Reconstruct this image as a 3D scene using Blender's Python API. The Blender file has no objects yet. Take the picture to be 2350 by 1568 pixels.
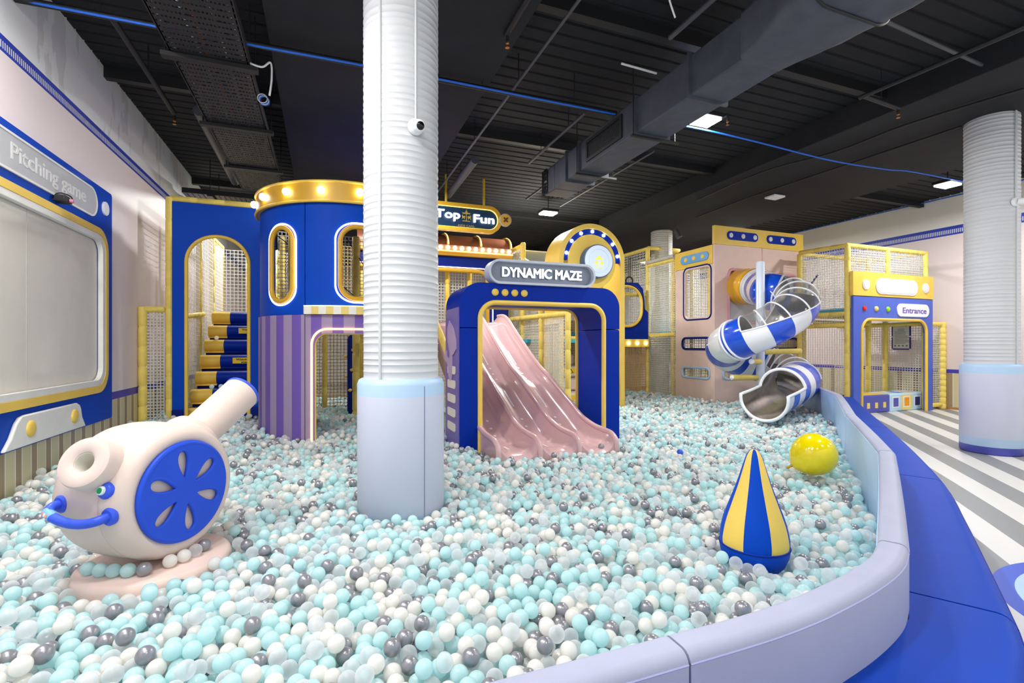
import bpy, bmesh, math, random
import numpy as np
from mathutils import Vector, Matrix
from mathutils.geometry import tessellate_polygon
from mathutils.kdtree import KDTree

random.seed(7)
SC = bpy.context.scene
COL = SC.collection
PI = math.pi

# ------------------------------------------------------------------ camera, world, lights, exposure
EYE = 1.45
TH = math.atan(430 / 1123.0)          # camera turned right of the room's depth axis (+Y)
cam_d = bpy.data.cameras.new('camera')
cam_d.sensor_width = 36.0
cam_d.lens = 1123.0 / 2350.0 * 36.0
cam_d.shift_y = (792 - 784) / 2350.0
cam_d.clip_start = 0.05
cam = bpy.data.objects.new('camera', cam_d)
COL.objects.link(cam)
cam.location = (0, 0, EYE)
cam.rotation_euler = (PI / 2, 0, -TH)
SC.camera = cam

W = bpy.data.worlds.new('hall')
SC.world = W
W.use_nodes = True
W.node_tree.nodes['Background'].inputs[0].default_value = (0.96, 0.97, 1.0, 1)
W.node_tree.nodes['Background'].inputs[1].default_value = 0.85

SC.view_settings.view_transform = 'Standard'
SC.view_settings.look = 'None'
SC.view_settings.gamma = 1.0
SC.view_settings.exposure = 0.36
SC.view_settings.use_curve_mapping = False
SC.cycles.use_adaptive_sampling = True
SC.cycles.adaptive_threshold = 0.025
SC.cycles.max_bounces = 8
SC.cycles.diffuse_bounces = 4
SC.cycles.glossy_bounces = 3
SC.cycles.transmission_bounces = 4
SC.cycles.transparent_max_bounces = 7

# (x, y, watts) of the ceiling lamps: first three visible, the rest unseen, added to brighten the hall
LAMPS = [(4.8, 5.26, 105), (11.05, 5.72, 74), (4.82, 10.25, 130), (-0.9, 1.0, 46), (-1.2, 2.6, 44), (-2.0, 3.9, 64), (1.2, -0.6, 22), (4.6, 0.0, 26), (8.6, -0.4, 50),
         (11.6, 1.6, 66), (5.2, 2.3, 34), (0.2, 1.4, 10), (1.2, 8.3, 120), (10.3, 10.1, 110), (10.9, 15.0, 90), (4.8, 15.2, 90), (-1.2, 12.2, 110)]
LAMP_Z = 4.50


def area_light(x, y, watts):
    d = bpy.data.lights.new('lamp_light', 'AREA')
    d.shape = 'RECTANGLE'
    d.size, d.size_y = 0.34, 0.26
    d.energy = watts
    d.color = (1.0, 0.985, 0.96)
    d.spread = PI
    o = bpy.data.objects.new('lamp_light', d)
    COL.objects.link(o)
    o.location = (x, y, LAMP_Z - 0.055)
    return o


for lamp_at in LAMPS:
    area_light(*lamp_at)

# ------------------------------------------------------------------ materials


def lin(c):
    return tuple(((v / 255) / 12.92 if v / 255 <= 0.04045 else ((v / 255 + 0.055) / 1.055) ** 2.4) for v in c)


MATS = {}


def mat(name, rgb, rough=0.5, metal=0.0, spec=0.5, var=0.04, scale=6.0, bump=0.0, bscale=300.0, emit=0.0, coat=0.0, ecol=None):
    """a procedural surface: base colour with a faint noise variation, optional grain"""
    if name in MATS:
        return MATS[name]
    m = bpy.data.materials.new(name)
    m.use_nodes = True
    nt = m.node_tree
    b = nt.nodes['Principled BSDF']
    c = lin(rgb)
    b.inputs['Roughness'].default_value = rough
    b.inputs['Metallic'].default_value = metal
    b.inputs['Specular IOR Level'].default_value = spec
    b.inputs['Coat Weight'].default_value = coat
    tc = nt.nodes.new('ShaderNodeTexCoord')
    if var > 0:
        nz = nt.nodes.new('ShaderNodeTexNoise')
        nz.inputs['Scale'].default_value = scale
        nz.inputs['Detail'].default_value = 3
        nt.links.new(tc.outputs['Object'], nz.inputs['Vector'])
        rp = nt.nodes.new('ShaderNodeValToRGB')
        rp.color_ramp.elements[0].position = 0.3
        rp.color_ramp.elements[1].position = 0.7
        rp.color_ramp.elements[0].color = (*[v * (1 - var) for v in c], 1)
        rp.color_ramp.elements[1].color = (*[min(1, v * (1 + var)) for v in c], 1)
        nt.links.new(nz.outputs['Fac'], rp.inputs['Fac'])
        nt.links.new(rp.outputs['Color'], b.inputs['Base Color'])
    else:
        b.inputs['Base Color'].default_value = (*c, 1)
    if bump > 0:
        n2 = nt.nodes.new('ShaderNodeTexNoise')
        n2.inputs['Scale'].default_value = bscale
        nt.links.new(tc.outputs['Object'], n2.inputs['Vector'])
        bp = nt.nodes.new('ShaderNodeBump')
        bp.inputs['Strength'].default_value = bump
        bp.inputs['Distance'].default_value = 0.004
        nt.links.new(n2.outputs['Fac'], bp.inputs['Height'])
        nt.links.new(bp.outputs['Normal'], b.inputs['Normal'])
    if emit > 0:
        b.inputs['Emission Color'].default_value = (*lin(ecol or rgb), 1)
        b.inputs['Emission Strength'].default_value = emit
    MATS[name] = m
    return m


def vinyl(name, rgb, rough=0.42, spec=0.3):
    return mat(name, rgb, rough, spec=spec, var=0.03, bump=0.12, bscale=420)


BLUE = vinyl('blue_vinyl', (0, 44, 158), 0.5, 0.12)
TOWERB = vinyl('tower_blue_vinyl', (4, 70, 186), 0.5, 0.12)
BLUE_DK = vinyl('dark_blue_vinyl', (8, 32, 118), 0.5, 0.15)
BENCHB = vinyl('bench_blue_vinyl', (8, 66, 178), 0.5, 0.12)
PERI = vinyl('periwinkle_vinyl', (78, 102, 200))
LAV = vinyl('lavender_vinyl', (168, 173, 196), 0.45, 0.2)
ICE = vinyl('ice_blue_vinyl', (178, 208, 240), 0.4)
PALEPAD = vinyl('pale_lilac_vinyl', (212, 218, 240), 0.42)
PINKV = vinyl('pink_vinyl', (232, 202, 190))
PEACH = vinyl('peach_vinyl', (224, 203, 192), 0.42)
YELV = vinyl('yellow_vinyl', (240, 204, 96))
YELP = mat('yellow_padding', (240, 214, 110), 0.5, spec=0.3, var=0.06, scale=14, bump=0.1, bscale=200)
YELPAN = vinyl('yellow_panel_vinyl', (240, 200, 84))
GOLD = mat('gold_paint', (214, 164, 40), 0.38, spec=0.5, var=0.03)
PURP = vinyl('purple_vinyl', (128, 96, 200))
LILAC = vinyl('lilac_vinyl', (178, 158, 200))
VIOLET = vinyl('violet_vinyl', (112, 100, 176))
WHITE = mat('white_plastic', (240, 242, 244), 0.35, var=0.015)
WHITEP = mat('white_paint', (236, 238, 240), 0.55, var=0.03, scale=2.5)
COLUMN = mat('white_column_paint', (206, 208, 210), 0.5, var=0.015, scale=3)
CREAM = mat('cream_fabric', (226, 222, 210), 0.7, var=0.02, bump=0.1)
LGREY = mat('light_grey_board', (184, 186, 190), 0.5, var=0.02)
SIGNGREY = mat('grey_sign_metal', (128, 136, 150), 0.4, var=0.02)
BLACKP = mat('black_paint', (34, 35, 38), 0.75, spec=0.25, var=0.12, scale=4, bump=0.2, bscale=60)
BLACKS = mat('black_slab_paint', (40, 41, 44), 0.8, spec=0.2, var=0.12, scale=2.5, bump=0.2, bscale=90)
BLACKM = mat('black_metal', (20, 21, 23), 0.55, var=0.08)
GREYPIPE = mat('grey_pipe', (70, 72, 76), 0.5, var=0.1, scale=10)
DUCTF = mat('black_duct_wrap', (74, 78, 88), 0.55, spec=0.35, var=0.16, scale=5, bump=0.35, bscale=26)
FOIL = mat('crumpled_foil', (70, 72, 76), 0.25, metal=0.8, var=0.3, scale=30, bump=0.9, bscale=40)
BRASS = mat('brass', (190, 130, 70), 0.3, metal=0.9, var=0.05)
CABLEB = mat('blue_cable_sheath', (24, 104, 216), 0.45, var=0.03)
CABLEW = mat('white_cable_sheath', (226, 226, 226), 0.5, var=0.03)
CABLEO = mat('orange_cable_sheath', (214, 92, 40), 0.5, var=0.05)
NET = mat('white_net_rope', (232, 230, 222), 0.7, spec=0.2, var=0.05, scale=40)
NETY = mat('tan_net_rope', (214, 186, 130), 0.7, spec=0.2, var=0.05, scale=40)
TEAL = mat('teal_mat', (60, 170, 196), 0.5, var=0.06)
SLIDEP = mat('pink_slide_plastic', (212, 174, 176), 0.16, spec=0.6, var=0.02, coat=0.3)
SLIDEW = mat('slide_marking_white', (240, 226, 226), 0.3, var=0.02)
STEEL = mat('brushed_steel', (238, 235, 230), 0.22, metal=1.0, var=0.12, scale=18, bump=0.05, bscale=90)
TUBEW = mat('white_tunnel_plastic', (240, 242, 246), 0.2, spec=0.6, var=0.01, coat=0.2)
TUBEB = mat('blue_tunnel_plastic', (24, 82, 214), 0.18, spec=0.6, var=0.02, coat=0.3)
TUBEY = mat('yellow_tunnel_plastic', (242, 180, 40), 0.2, spec=0.6, var=0.04, coat=0.3)
BALLY = mat('yellow_balloon_rubber', (250, 226, 0), 0.14, spec=0.6, var=0.015, coat=0.4)
BROWN = mat('brown_roof_vinyl', (150, 92, 62), 0.35, var=0.08, scale=3)
REDL = mat('red_dome', (216, 40, 30), 0.3, var=0.02)
YELL = mat('pale_yellow_dome', (240, 214, 120), 0.3, var=0.02)
GRNL = mat('green_dome', (150, 214, 40), 0.3, var=0.02)
GRNB = mat('green_button', (20, 150, 80), 0.3, var=0.02)
STICKY = mat('yellow_sticker', (248, 206, 30), 0.4, var=0.02)
INK = mat('black_ink', (20, 20, 22), 0.6, var=0.02)
PAPER = mat('grey_paper', (206, 204, 196), 0.6, var=0.02)
NAVY = mat('navy_board', (44, 46, 118), 0.45, var=0.03)
PRINTB = mat('printed_indigo', (84, 88, 178), 0.5, var=0.03)
PRINTL = mat('printed_sky', (186, 222, 244), 0.5, var=0.03)
PRINTO = mat('printed_orange', (240, 160, 20), 0.5, var=0.03)
TXTPURP = mat('lettering_purple', (112, 84, 180), 0.5, var=0.0)
TXTPALE = mat('lettering_pale_grey', (222, 222, 220), 0.5, var=0.0)
DEEPNAVY = mat('deep_navy_board', (14, 44, 74), 0.4, var=0.04)
BULB = mat('lit_bulb', (255, 252, 244), 0.3, var=0, emit=9.0)
LEDW = mat('warm_led_line', (255, 196, 104), 0.3, var=0, emit=4.0)
LEDP = mat('pink_led_line', (255, 226, 250), 0.3, var=0, emit=3.5)
LETTER = mat('lit_letter', (240, 246, 255), 0.3, var=0, emit=2.6)
LAMPE = mat('lamp_lens', (255, 255, 252), 0.3, var=0, emit=28.0)
LOGOE = mat('lit_logo_face', (190, 204, 222), 0.4, var=0, emit=0.38)
LOGOY = mat('logo_yellow', (232, 226, 60), 0.5, var=0, emit=0.35)
LOGOG = mat('logo_gold', (176, 152, 70), 0.4, var=0.02)
SOFTPINK = vinyl('soft_pink_step', (232, 208, 204))
ORANGE = mat('orange_rubber', (226, 120, 40), 0.5, var=0.04)
ROOFSHEET = mat('white_roof_sheet', (244, 244, 240), 0.6, var=0.02)


def glass_mat(name, rgb, alpha, rough=0.08):
    m = bpy.data.materials.new(name)
    m.use_nodes = True
    nt = m.node_tree
    b = nt.nodes['Principled BSDF']
    b.inputs['Base Color'].default_value = (*lin(rgb), 1)
    b.inputs['Roughness'].default_value = rough
    b.inputs['Specular IOR Level'].default_value = 0.7
    lw = nt.nodes.new('ShaderNodeLayerWeight')
    lw.inputs['Blend'].default_value = 0.35
    mp = nt.nodes.new('ShaderNodeMapRange')
    mp.inputs['To Min'].default_value = alpha
    mp.inputs['To Max'].default_value = min(1, alpha + 0.45)
    nt.links.new(lw.outputs['Facing'], mp.inputs['Value'])
    nt.links.new(mp.outputs['Result'], b.inputs['Alpha'])
    return m


CLEARDOME = glass_mat('clear_dome_plastic', (150, 150, 152), 0.16, 0.05)


def ball_mat(name, rgb, rough, metal=0.0, trans=0.0, coat=0.0, sss=0.0):
    m = bpy.data.materials.new(name)
    m.use_nodes = True
    nt = m.node_tree
    b = nt.nodes['Principled BSDF']
    b.inputs['Base Color'].default_value = (*lin(rgb), 1)
    b.inputs['Roughness'].default_value = rough
    b.inputs['Metallic'].default_value = metal
    b.inputs['Coat Weight'].default_value = coat
    b.inputs['Specular IOR Level'].default_value = 0.5
    if sss > 0:       # thin plastic shell lets light through
        tl = nt.nodes.new('ShaderNodeBsdfTranslucent')
        tl.inputs['Color'].default_value = (*lin(rgb), 1)
        mx = nt.nodes.new('ShaderNodeMixShader')
        mx.inputs[0].default_value = sss
        nt.links.new(b.outputs[0], mx.inputs[1])
        nt.links.new(tl.outputs[0], mx.inputs[2])
        nt.links.new(mx.outputs[0], nt.nodes['Material Output'].inputs[0])
    if trans > 0:
        lw = nt.nodes.new('ShaderNodeLayerWeight')
        lw.inputs['Blend'].default_value = 0.4
        mp = nt.nodes.new('ShaderNodeMapRange')
        mp.inputs['To Min'].default_value = 1 - trans
        mp.inputs['To Max'].default_value = 0.95
        nt.links.new(lw.outputs['Facing'], mp.inputs['Value'])
        src = nt.nodes['Material Output'].inputs[0].links[0].from_socket
        tp = nt.nodes.new('ShaderNodeBsdfTransparent')
        m2 = nt.nodes.new('ShaderNodeMixShader')
        nt.links.new(mp.outputs['Result'], m2.inputs[0])
        nt.links.new(tp.outputs[0], m2.inputs[1])
        nt.links.new(src, m2.inputs[2])
        nt.links.new(m2.outputs[0], nt.nodes['Material Output'].inputs[0])
    return m


BALLM = [ball_mat('turquoise_ball_plastic', (222, 250, 251), 0.2, sss=0.5),
         ball_mat('clear_ball_plastic', (246, 250, 252), 0.16, trans=0.6, sss=0.5),
         ball_mat('pearl_ball_plastic', (254, 252, 247), 0.16, sss=0.42, coat=0.5),
         ball_mat('silver_ball_plastic', (152, 152, 158), 0.32, metal=0.5, coat=0.3)]
BALLN = ['turquoise', 'clear', 'pearl white', 'silver grey']


def node_math(nt, op, a, b=None):
    n = nt.nodes.new('ShaderNodeMath')
    n.operation = op
    for i, v in enumerate((a, b)):
        if v is None:
            continue
        if isinstance(v, (int, float)):
            n.inputs[i].default_value = v
        else:
            nt.links.new(v, n.inputs[i])
    return n.outputs[0]


def node_mix(nt, fac, a, b):
    n = nt.nodes.new('ShaderNodeMix')
    n.data_type = 'RGBA'
    for i, v in ((0, fac), (6, a), (7, b)):
        if isinstance(v, tuple):
            n.inputs[i].default_value = (*v, 1)
        elif isinstance(v, (int, float)):
            n.inputs[i].default_value = v
        else:
            nt.links.new(v, n.inputs[i])
    return n.outputs[2]


def wall_mat(name, z_purple, z_band, upper, pink, wide, scraped=0.35):
    """printed wallpaper: striped dado, purple line, pink field, blue frieze with a row of pale ticks, plain paint above"""
    m = bpy.data.materials.new(name)
    m.use_nodes = True
    nt = m.node_tree
    b = nt.nodes['Principled BSDF']
    b.inputs['Roughness'].default_value = 0.5
    g = nt.nodes.new('ShaderNodeNewGeometry')
    sp = nt.nodes.new('ShaderNodeSeparateXYZ')
    nt.links.new(g.outputs['Position'], sp.inputs[0])
    Y, Z = sp.outputs['Y'], sp.outputs['Z']
    per, off, bw = wide[:3]
    u = node_math(nt, 'FLOORED_MODULO', node_math(nt, 'SUBTRACT', Y, off), per)
    brown = node_math(nt, 'LESS_THAN', u, bw)
    l1 = node_math(nt, 'GREATER_THAN', u, per - 0.012)
    l2 = node_math(nt, 'LESS_THAN', node_math(nt, 'ABSOLUTE', node_math(nt, 'SUBTRACT', u, bw + 0.006)), 0.006)
    line = node_math(nt, 'MAXIMUM', l1, l2)
    dado = node_mix(nt, brown, lin((214, 206, 166)), lin((166, 146, 116)))
    dado = node_mix(nt, line, dado, lin((240, 238, 226)))
    c = node_mix(nt, node_math(nt, 'GREATER_THAN', Z, z_purple[0]), dado, lin((72, 64, 176)))
    nz = nt.nodes.new('ShaderNodeTexNoise')
    nz.inputs['Scale'].default_value = 1.2
    pk = node_mix(nt, nz.outputs['Fac'], lin(pink), lin(tuple(min(255, v + 6) for v in pink)))
    c = node_mix(nt, node_math(nt, 'GREATER_THAN', Z, z_purple[1]), c, pk)
    c = node_mix(nt, node_math(nt, 'GREATER_THAN', Z, z_band[0]), c, lin((40, 62, 178)))
    mid = z_band[0] + (z_band[1] - z_band[0]) * 0.42
    tick = node_math(nt, 'MULTIPLY', node_math(nt, 'LESS_THAN', node_math(nt, 'FLOORED_MODULO', Y, 0.03 * wide[3]), 0.015 * wide[3]),
                     node_math(nt, 'LESS_THAN', node_math(nt, 'ABSOLUTE', node_math(nt, 'SUBTRACT', Z, mid)), (z_band[1] - z_band[0]) * 0.22))
    c = node_mix(nt, tick, c, lin((228, 228, 230)))
    # scraped grey plaster patches in the plain paint above
    mp = nt.nodes.new('ShaderNodeMapping')
    mp.inputs['Scale'].default_value = (1, 1.6, 0.5)
    nt.links.new(g.outputs['Position'], mp.inputs['Vector'])
    n2 = nt.nodes.new('ShaderNodeTexNoise')
    n2.inputs['Scale'].default_value = 2.2
    n2.inputs['Detail'].default_value = 6
    nt.links.new(mp.outputs[0], n2.inputs['Vector'])
    patch = node_math(nt, 'MULTIPLY', node_math(nt, 'GREATER_THAN', n2.outputs['Fac'], 0.56), scraped)
    up = node_mix(nt, patch, lin(upper), lin((176, 178, 178)))
    c = node_mix(nt, node_math(nt, 'GREATER_THAN', Z, z_band[1]), c, up)
    nt.links.new(c, b.inputs['Base Color'])
    return m


def floor_mat():
    m = bpy.data.materials.new('striped_floor_vinyl')
    m.use_nodes = True
    nt = m.node_tree
    b = nt.nodes['Principled BSDF']
    b.inputs['Roughness'].default_value = 0.42
    g = nt.nodes.new('ShaderNodeNewGeometry')
    sp = nt.nodes.new('ShaderNodeSeparateXYZ')
    nt.links.new(g.outputs['Position'], sp.inputs[0])
    X, Y = sp.outputs['X'], sp.outputs['Y']
    s = node_math(nt, 'MULTIPLY', node_math(nt, 'SUBTRACT', X, Y), 0.70711)
    u = node_math(nt, 'FLOORED_MODULO', node_math(nt, 'SUBTRACT', s, 2.155), 0.47)
    wh = node_math(nt, 'LESS_THAN', u, 0.235)
    c = node_mix(nt, wh, lin((148, 150, 150)), lin((232, 230, 224)))
    dx = node_math(nt, 'SUBTRACT', X, 4.2)
    dy = node_math(nt, 'SUBTRACT', Y, 0.98)
    r = node_math(nt, 'SQRT', node_math(nt, 'ADD', node_math(nt, 'MULTIPLY', dx, dx), node_math(nt, 'MULTIPLY', dy, dy)))
    for rad, col in ((0.86, (58, 94, 210)), (0.76, (186, 216, 238)), (0.58, (40, 84, 210))):
        c = node_mix(nt, node_math(nt, 'LESS_THAN', r, rad), c, lin(col))
    c = node_mix(nt, node_math(nt, 'GREATER_THAN', Y, 8.3), c, lin((150, 132, 112)))
    nz = nt.nodes.new('ShaderNodeTexNoise')
    nz.inputs['Scale'].default_value = 3
    c = node_mix(nt, node_math(nt, 'MULTIPLY', nz.outputs['Fac'], 0.05), c, lin((120, 120, 120)))
    nt.links.new(c, b.inputs['Base Color'])
    return m


# ------------------------------------------------------------------ scene tree helpers


def tag(o, label=None, cat=None, group=None, kind=None):
    if label:
        o['label'] = label
    if cat:
        o['category'] = cat
    if group:
        o['group'] = group
    if kind:
        o['kind'] = kind
    return o


def thing(name, label, cat, loc=(0, 0, 0), group=None):
    o = bpy.data.objects.new(name, None)
    o.empty_display_size = 0.1
    COL.objects.link(o)
    o.location = loc
    return tag(o, label, cat, group)


def base_of(p):
    v = Vector((0, 0, 0))
    while p is not None:
        v += Vector(p.location)
        p = p.parent
    return v


def link_mesh(name, me, m, parent=None, origin=None):
    """me holds world coordinates; the object keeps its origin at its parent's, or at ORIGIN"""
    o = bpy.data.objects.new(name, me)
    COL.objects.link(o)
    if m is not None:
        for x in (m if isinstance(m, (list, tuple)) else [m]):
            me.materials.append(x)
    off = base_of(parent)
    if parent is None and origin is not None:
        off = Vector(origin)
        o.location = off
    if off.length > 0:
        me.transform(Matrix.Translation(-off))
    if parent is not None:
        o.parent = parent
    return o


def finish(name, bm, m, parent=None, smooth=35, origin=None, bev=0.0, seg=3, recalc=True):
    if recalc:
        bmesh.ops.recalc_face_normals(bm, faces=bm.faces)
    me = bpy.data.meshes.new(name)
    bm.to_mesh(me)
    bm.free()
    if smooth:
        for p in me.polygons:
            p.use_smooth = True
        me.set_sharp_from_angle(angle=math.radians(smooth))
    o = link_mesh(name, me, m, parent, origin)
    if bev > 0:
        b = o.modifiers.new('soft_edge', 'BEVEL')
        b.width = bev
        b.segments = seg
        b.limit_method = 'ANGLE'
        b.angle_limit = math.radians(40)
        b.harden_normals = False
    return o


# ------------------------------------------------------------------ shape helpers (world coordinates)


def frY(y):      # a face looking towards -Y
    return lambda u, v, d: Vector((u, y + d, v))


def frXp(x):     # a face looking towards +X
    return lambda u, v, d: Vector((x - d, u, v))


def frXm(x):     # a face looking towards -X
    return lambda u, v, d: Vector((x + d, u, v))


def frZ(z):      # a face looking up
    return lambda u, v, d: Vector((u, v, z - d))


def frP(o, u3, v3, n3):
    o, u3, v3, n3 = Vector(o), Vector(u3), Vector(v3), Vector(n3)
    return lambda u, v, d: o + u3 * u + v3 * v - n3 * d


def frCyl(cx, cy, R):
    return lambda u, v, d: Vector((cx + (R - d) * math.sin(u / R), cy - (R - d) * math.cos(u / R), v))


def circ(cu, cv, r, n=32, rv=None):
    rv = rv or r
    return [(cu + r * math.cos(2 * PI * i / n), cv + rv * math.sin(2 * PI * i / n)) for i in range(n)]


def rrect(u0, v0, u1, v1, r, n=7):
    r = min(r, (u1 - u0) / 2, (v1 - v0) / 2)
    out = []
    for cu, cv, a in ((u1 - r, v1 - r, 0), (u0 + r, v1 - r, 90), (u0 + r, v0 + r, 180), (u1 - r, v0 + r, 270)):
        for i in range(n + 1):
            t = math.radians(a + 90 * i / n)
            p = (cu + r * math.cos(t), cv + r * math.sin(t))
            if not out or abs(out[-1][0] - p[0]) + abs(out[-1][1] - p[1]) > 2e-3:
                out.append(p)
    if abs(out[-1][0] - out[0][0]) + abs(out[-1][1] - out[0][1]) < 2e-3:
        out.pop()
    return out


def door(u0, v0, u1, v1, r, n=8):
    """a rectangle with only its two top corners rounded, counter-clockwise from bottom left"""
    r = min(r, (u1 - u0) / 2)
    out = [(u0, v0), (u1, v0)]
    for cu, a in ((u1 - r, 0), (u0 + r, 90)):
        for i in range(n + 1):
            t = math.radians(a + 90 * i / n)
            out.append((cu + r * math.cos(t), v1 - r + r * math.sin(t)))
    return out


def slab_bm(outer, holes, fr, t, du=None, bm_out=None):
    loops = [outer] + list(holes)
    pts = [p for l in loops for p in l]
    tris = tessellate_polygon([[Vector((p[0], p[1], 0)) for p in l] for l in loops])
    bm = bmesh.new()
    vs = [bm.verts.new((p[0], p[1], 0)) for p in pts]
    for a, b_, c in tris:
        try:
            bm.faces.new((vs[a], vs[b_], vs[c]))
        except ValueError:
            pass
    if du:
        u0 = min(p[0] for p in outer)
        u1 = max(p[0] for p in outer)
        k = int((u1 - u0) / du)
        for i in range(1, k + 1):
            bmesh.ops.bisect_plane(bm, geom=bm.verts[:] + bm.edges[:] + bm.faces[:], plane_co=(u0 + i * du, 0, 0), plane_no=(1, 0, 0), dist=1e-5)
    out = bm_out or bmesh.new()
    bm.verts.index_update()
    F = [out.verts.new(fr(v.co.x, v.co.y, 0)) for v in bm.verts]
    B = [out.verts.new(fr(v.co.x, v.co.y, t)) for v in bm.verts]
    for f in bm.faces:
        ii = [v.index for v in f.verts]
        out.faces.new([F[i] for i in ii])
        out.faces.new([B[i] for i in reversed(ii)])
    for e in bm.edges:
        if e.is_boundary:
            a, b_ = e.verts[0].index, e.verts[1].index
            out.faces.new((F[a], F[b_], B[b_], B[a]))
    bm.free()
    return out


def slab(name, outer, holes, fr, t, m, parent=None, du=None, bev=0.0, smooth=35, origin=None):
    return finish(name, slab_bm(outer, holes, fr, t, du), m, parent, smooth, origin, bev)


def box_bm(bm, lo, hi, M=None):
    x0, y0, z0 = lo
    x1, y1, z1 = hi
    c = [(x0, y0, z0), (x1, y0, z0), (x1, y1, z0), (x0, y1, z0), (x0, y0, z1), (x1, y0, z1), (x1, y1, z1), (x0, y1, z1)]
    v = [bm.verts.new(M @ Vector(p) if M else p) for p in c]
    for f in ((0, 3, 2, 1), (4, 5, 6, 7), (0, 1, 5, 4), (1, 2, 6, 5), (2, 3, 7, 6), (3, 0, 4, 7)):
        bm.faces.new([v[i] for i in f])


def box(name, lo, hi, m, parent=None, bev=0.0, origin=None, M=None):
    bm = bmesh.new()
    box_bm(bm, lo, hi, M)
    return finish(name, bm, m, parent, 35, origin, bev)


def frame_at(t):
    t = t.normalized()
    a = Vector((0, 0, 1)) if abs(t.z) < 0.9 else Vector((1, 0, 0))
    s = t.cross(a).normalized()
    return s, s.cross(t).normalized()


def tube_bm(bm, pts, r, seg=12, closed=False, radii=None, caps=True):
    pts = [Vector(p) for p in pts]
    n = len(pts)
    rings = []
    s_prev = None
    for i, p in enumerate(pts):
        if closed:
            t = pts[(i + 1) % n] - pts[i - 1]
        else:
            t = pts[min(i + 1, n - 1)] - pts[max(i - 1, 0)]
        t.normalize()
        if s_prev is None:
            s, w = frame_at(t)
        else:
            s = (s_prev - t * s_prev.dot(t)).normalized()
            w = s.cross(t).normalized()
        s_prev = s
        R = radii[i] if radii else r
        rings.append([bm.verts.new(p + (s * math.cos(2 * PI * k / seg) + w * math.sin(2 * PI * k / seg)) * R) for k in range(seg)])
    m_ = n if closed else n - 1
    for i in range(m_):
        a, b_ = rings[i], rings[(i + 1) % n]
        off = 0
        if closed and i == n - 1:      # match the twist at the seam
            best = min(range(seg), key=lambda o: (a[0].co - b_[o].co).length)
            off = best
        for k in range(seg):
            bm.faces.new((a[k], a[(k + 1) % seg], b_[(k + 1 + off) % seg], b_[(k + off) % seg]))
    if caps and not closed:
        bm.faces.new(list(reversed(rings[0])))
        bm.faces.new(rings[-1])
    return rings


def tube(name, pts, r, m, parent=None, seg=12, closed=False, radii=None, origin=None, smooth=50):
    bm = bmesh.new()
    tube_bm(bm, pts, r, seg, closed, radii)
    return finish(name, bm, m, parent, smooth, origin)


def lathe_bm(bm, prof, o, axis, seg=32):
    """PROF: (along axis, radius) pairs"""
    o, axis = Vector(o), Vector(axis).normalized()
    s, w = frame_at(axis)
    rings = []
    for a, r in prof:
        c = o + axis * a
        if r < 1e-5:
            rings.append([bm.verts.new(c)])
        else:
            rings.append([bm.verts.new(c + (s * math.cos(2 * PI * k / seg) + w * math.sin(2 * PI * k / seg)) * r) for k in range(seg)])
    for a, b_ in zip(rings, rings[1:]):
        if len(a) == 1 and len(b_) == 1:
            continue
        for k in range(seg):
            if len(a) == 1:
                bm.faces.new((a[0], b_[(k + 1) % seg], b_[k]))
            elif len(b_) == 1:
                bm.faces.new((a[k], a[(k + 1) % seg], b_[0]))
            else:
                bm.faces.new((a[k], a[(k + 1) % seg], b_[(k + 1) % seg], b_[k]))
    for r_ in (rings[0], rings[-1]):
        if len(r_) > 1:
            bm.faces.new(r_)


def lathe(name, prof, o, axis, m, parent=None, seg=32, smooth=40, origin=None):
    bm = bmesh.new()
    lathe_bm(bm, prof, o, axis, seg)
    return finish(name, bm, m, parent, smooth, origin)


def pad_pole(name, p0, p1, m, parent, r=0.05, step=0.3, origin=None):
    """a pipe in foam sleeves: a tube pinched where two sleeves meet"""
    p0, p1 = Vector(p0), Vector(p1)
    L = (p1 - p0).length
    n = max(1, round(L / step))
    prof = [(0, r * 0.7)]
    for i in range(n):
        a, b_ = L * i / n, L * (i + 1) / n
        prof += [(a + 0.004, r * 0.86), (a + 0.018, r), (b_ - 0.018, r), (b_ - 0.004, r * 0.86)]
    prof.append((L, r * 0.7))
    return lathe(name, prof, p0, p1 - p0, m, parent, 12, 60, origin)


def net_bm(bm, fr, u0, v0, u1, v1, cell=0.05, r=0.0045, skew=0.0):
    nu = max(2, round((u1 - u0) / cell))
    nv = max(2, round((v1 - v0) / cell))
    for i in range(nu + 1):
        u = u0 + (u1 - u0) * i / nu
        w = random.uniform(-0.004, 0.004)
        q = [fr(u - r, v0, -r), fr(u + r, v0, -r), fr(u + r + w, v1, -r), fr(u - r + w, v1, -r), fr(u, v0, r), fr(u + w, v1, r)]
        v = [bm.verts.new(p) for p in q]
        for f in ((0, 1, 2, 3), (1, 4, 5, 2), (4, 0, 3, 5)):
            bm.faces.new([v[k] for k in f])
    for j in range(nv + 1):
        vv = v0 + (v1 - v0) * j / nv
        w = random.uniform(-0.004, 0.004)
        q = [fr(u0, vv - r, -r), fr(u0, vv + r, -r), fr(u1, vv + r + w, -r), fr(u1, vv - r + w, -r), fr(u0, vv, r), fr(u1, vv + w, r)]
        v = [bm.verts.new(p) for p in q]
        for f in ((0, 1, 2, 3), (1, 4, 5, 2), (4, 0, 3, 5)):
            bm.faces.new([v[k] for k in f])


def net(name, fr, u0, v0, u1, v1, parent, cell=0.05, r=0.0045, m=None):
    bm = bmesh.new()
    net_bm(bm, fr, u0, v0, u1, v1, cell, r)
    return finish(name, bm, m or NET, parent, 0)


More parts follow.
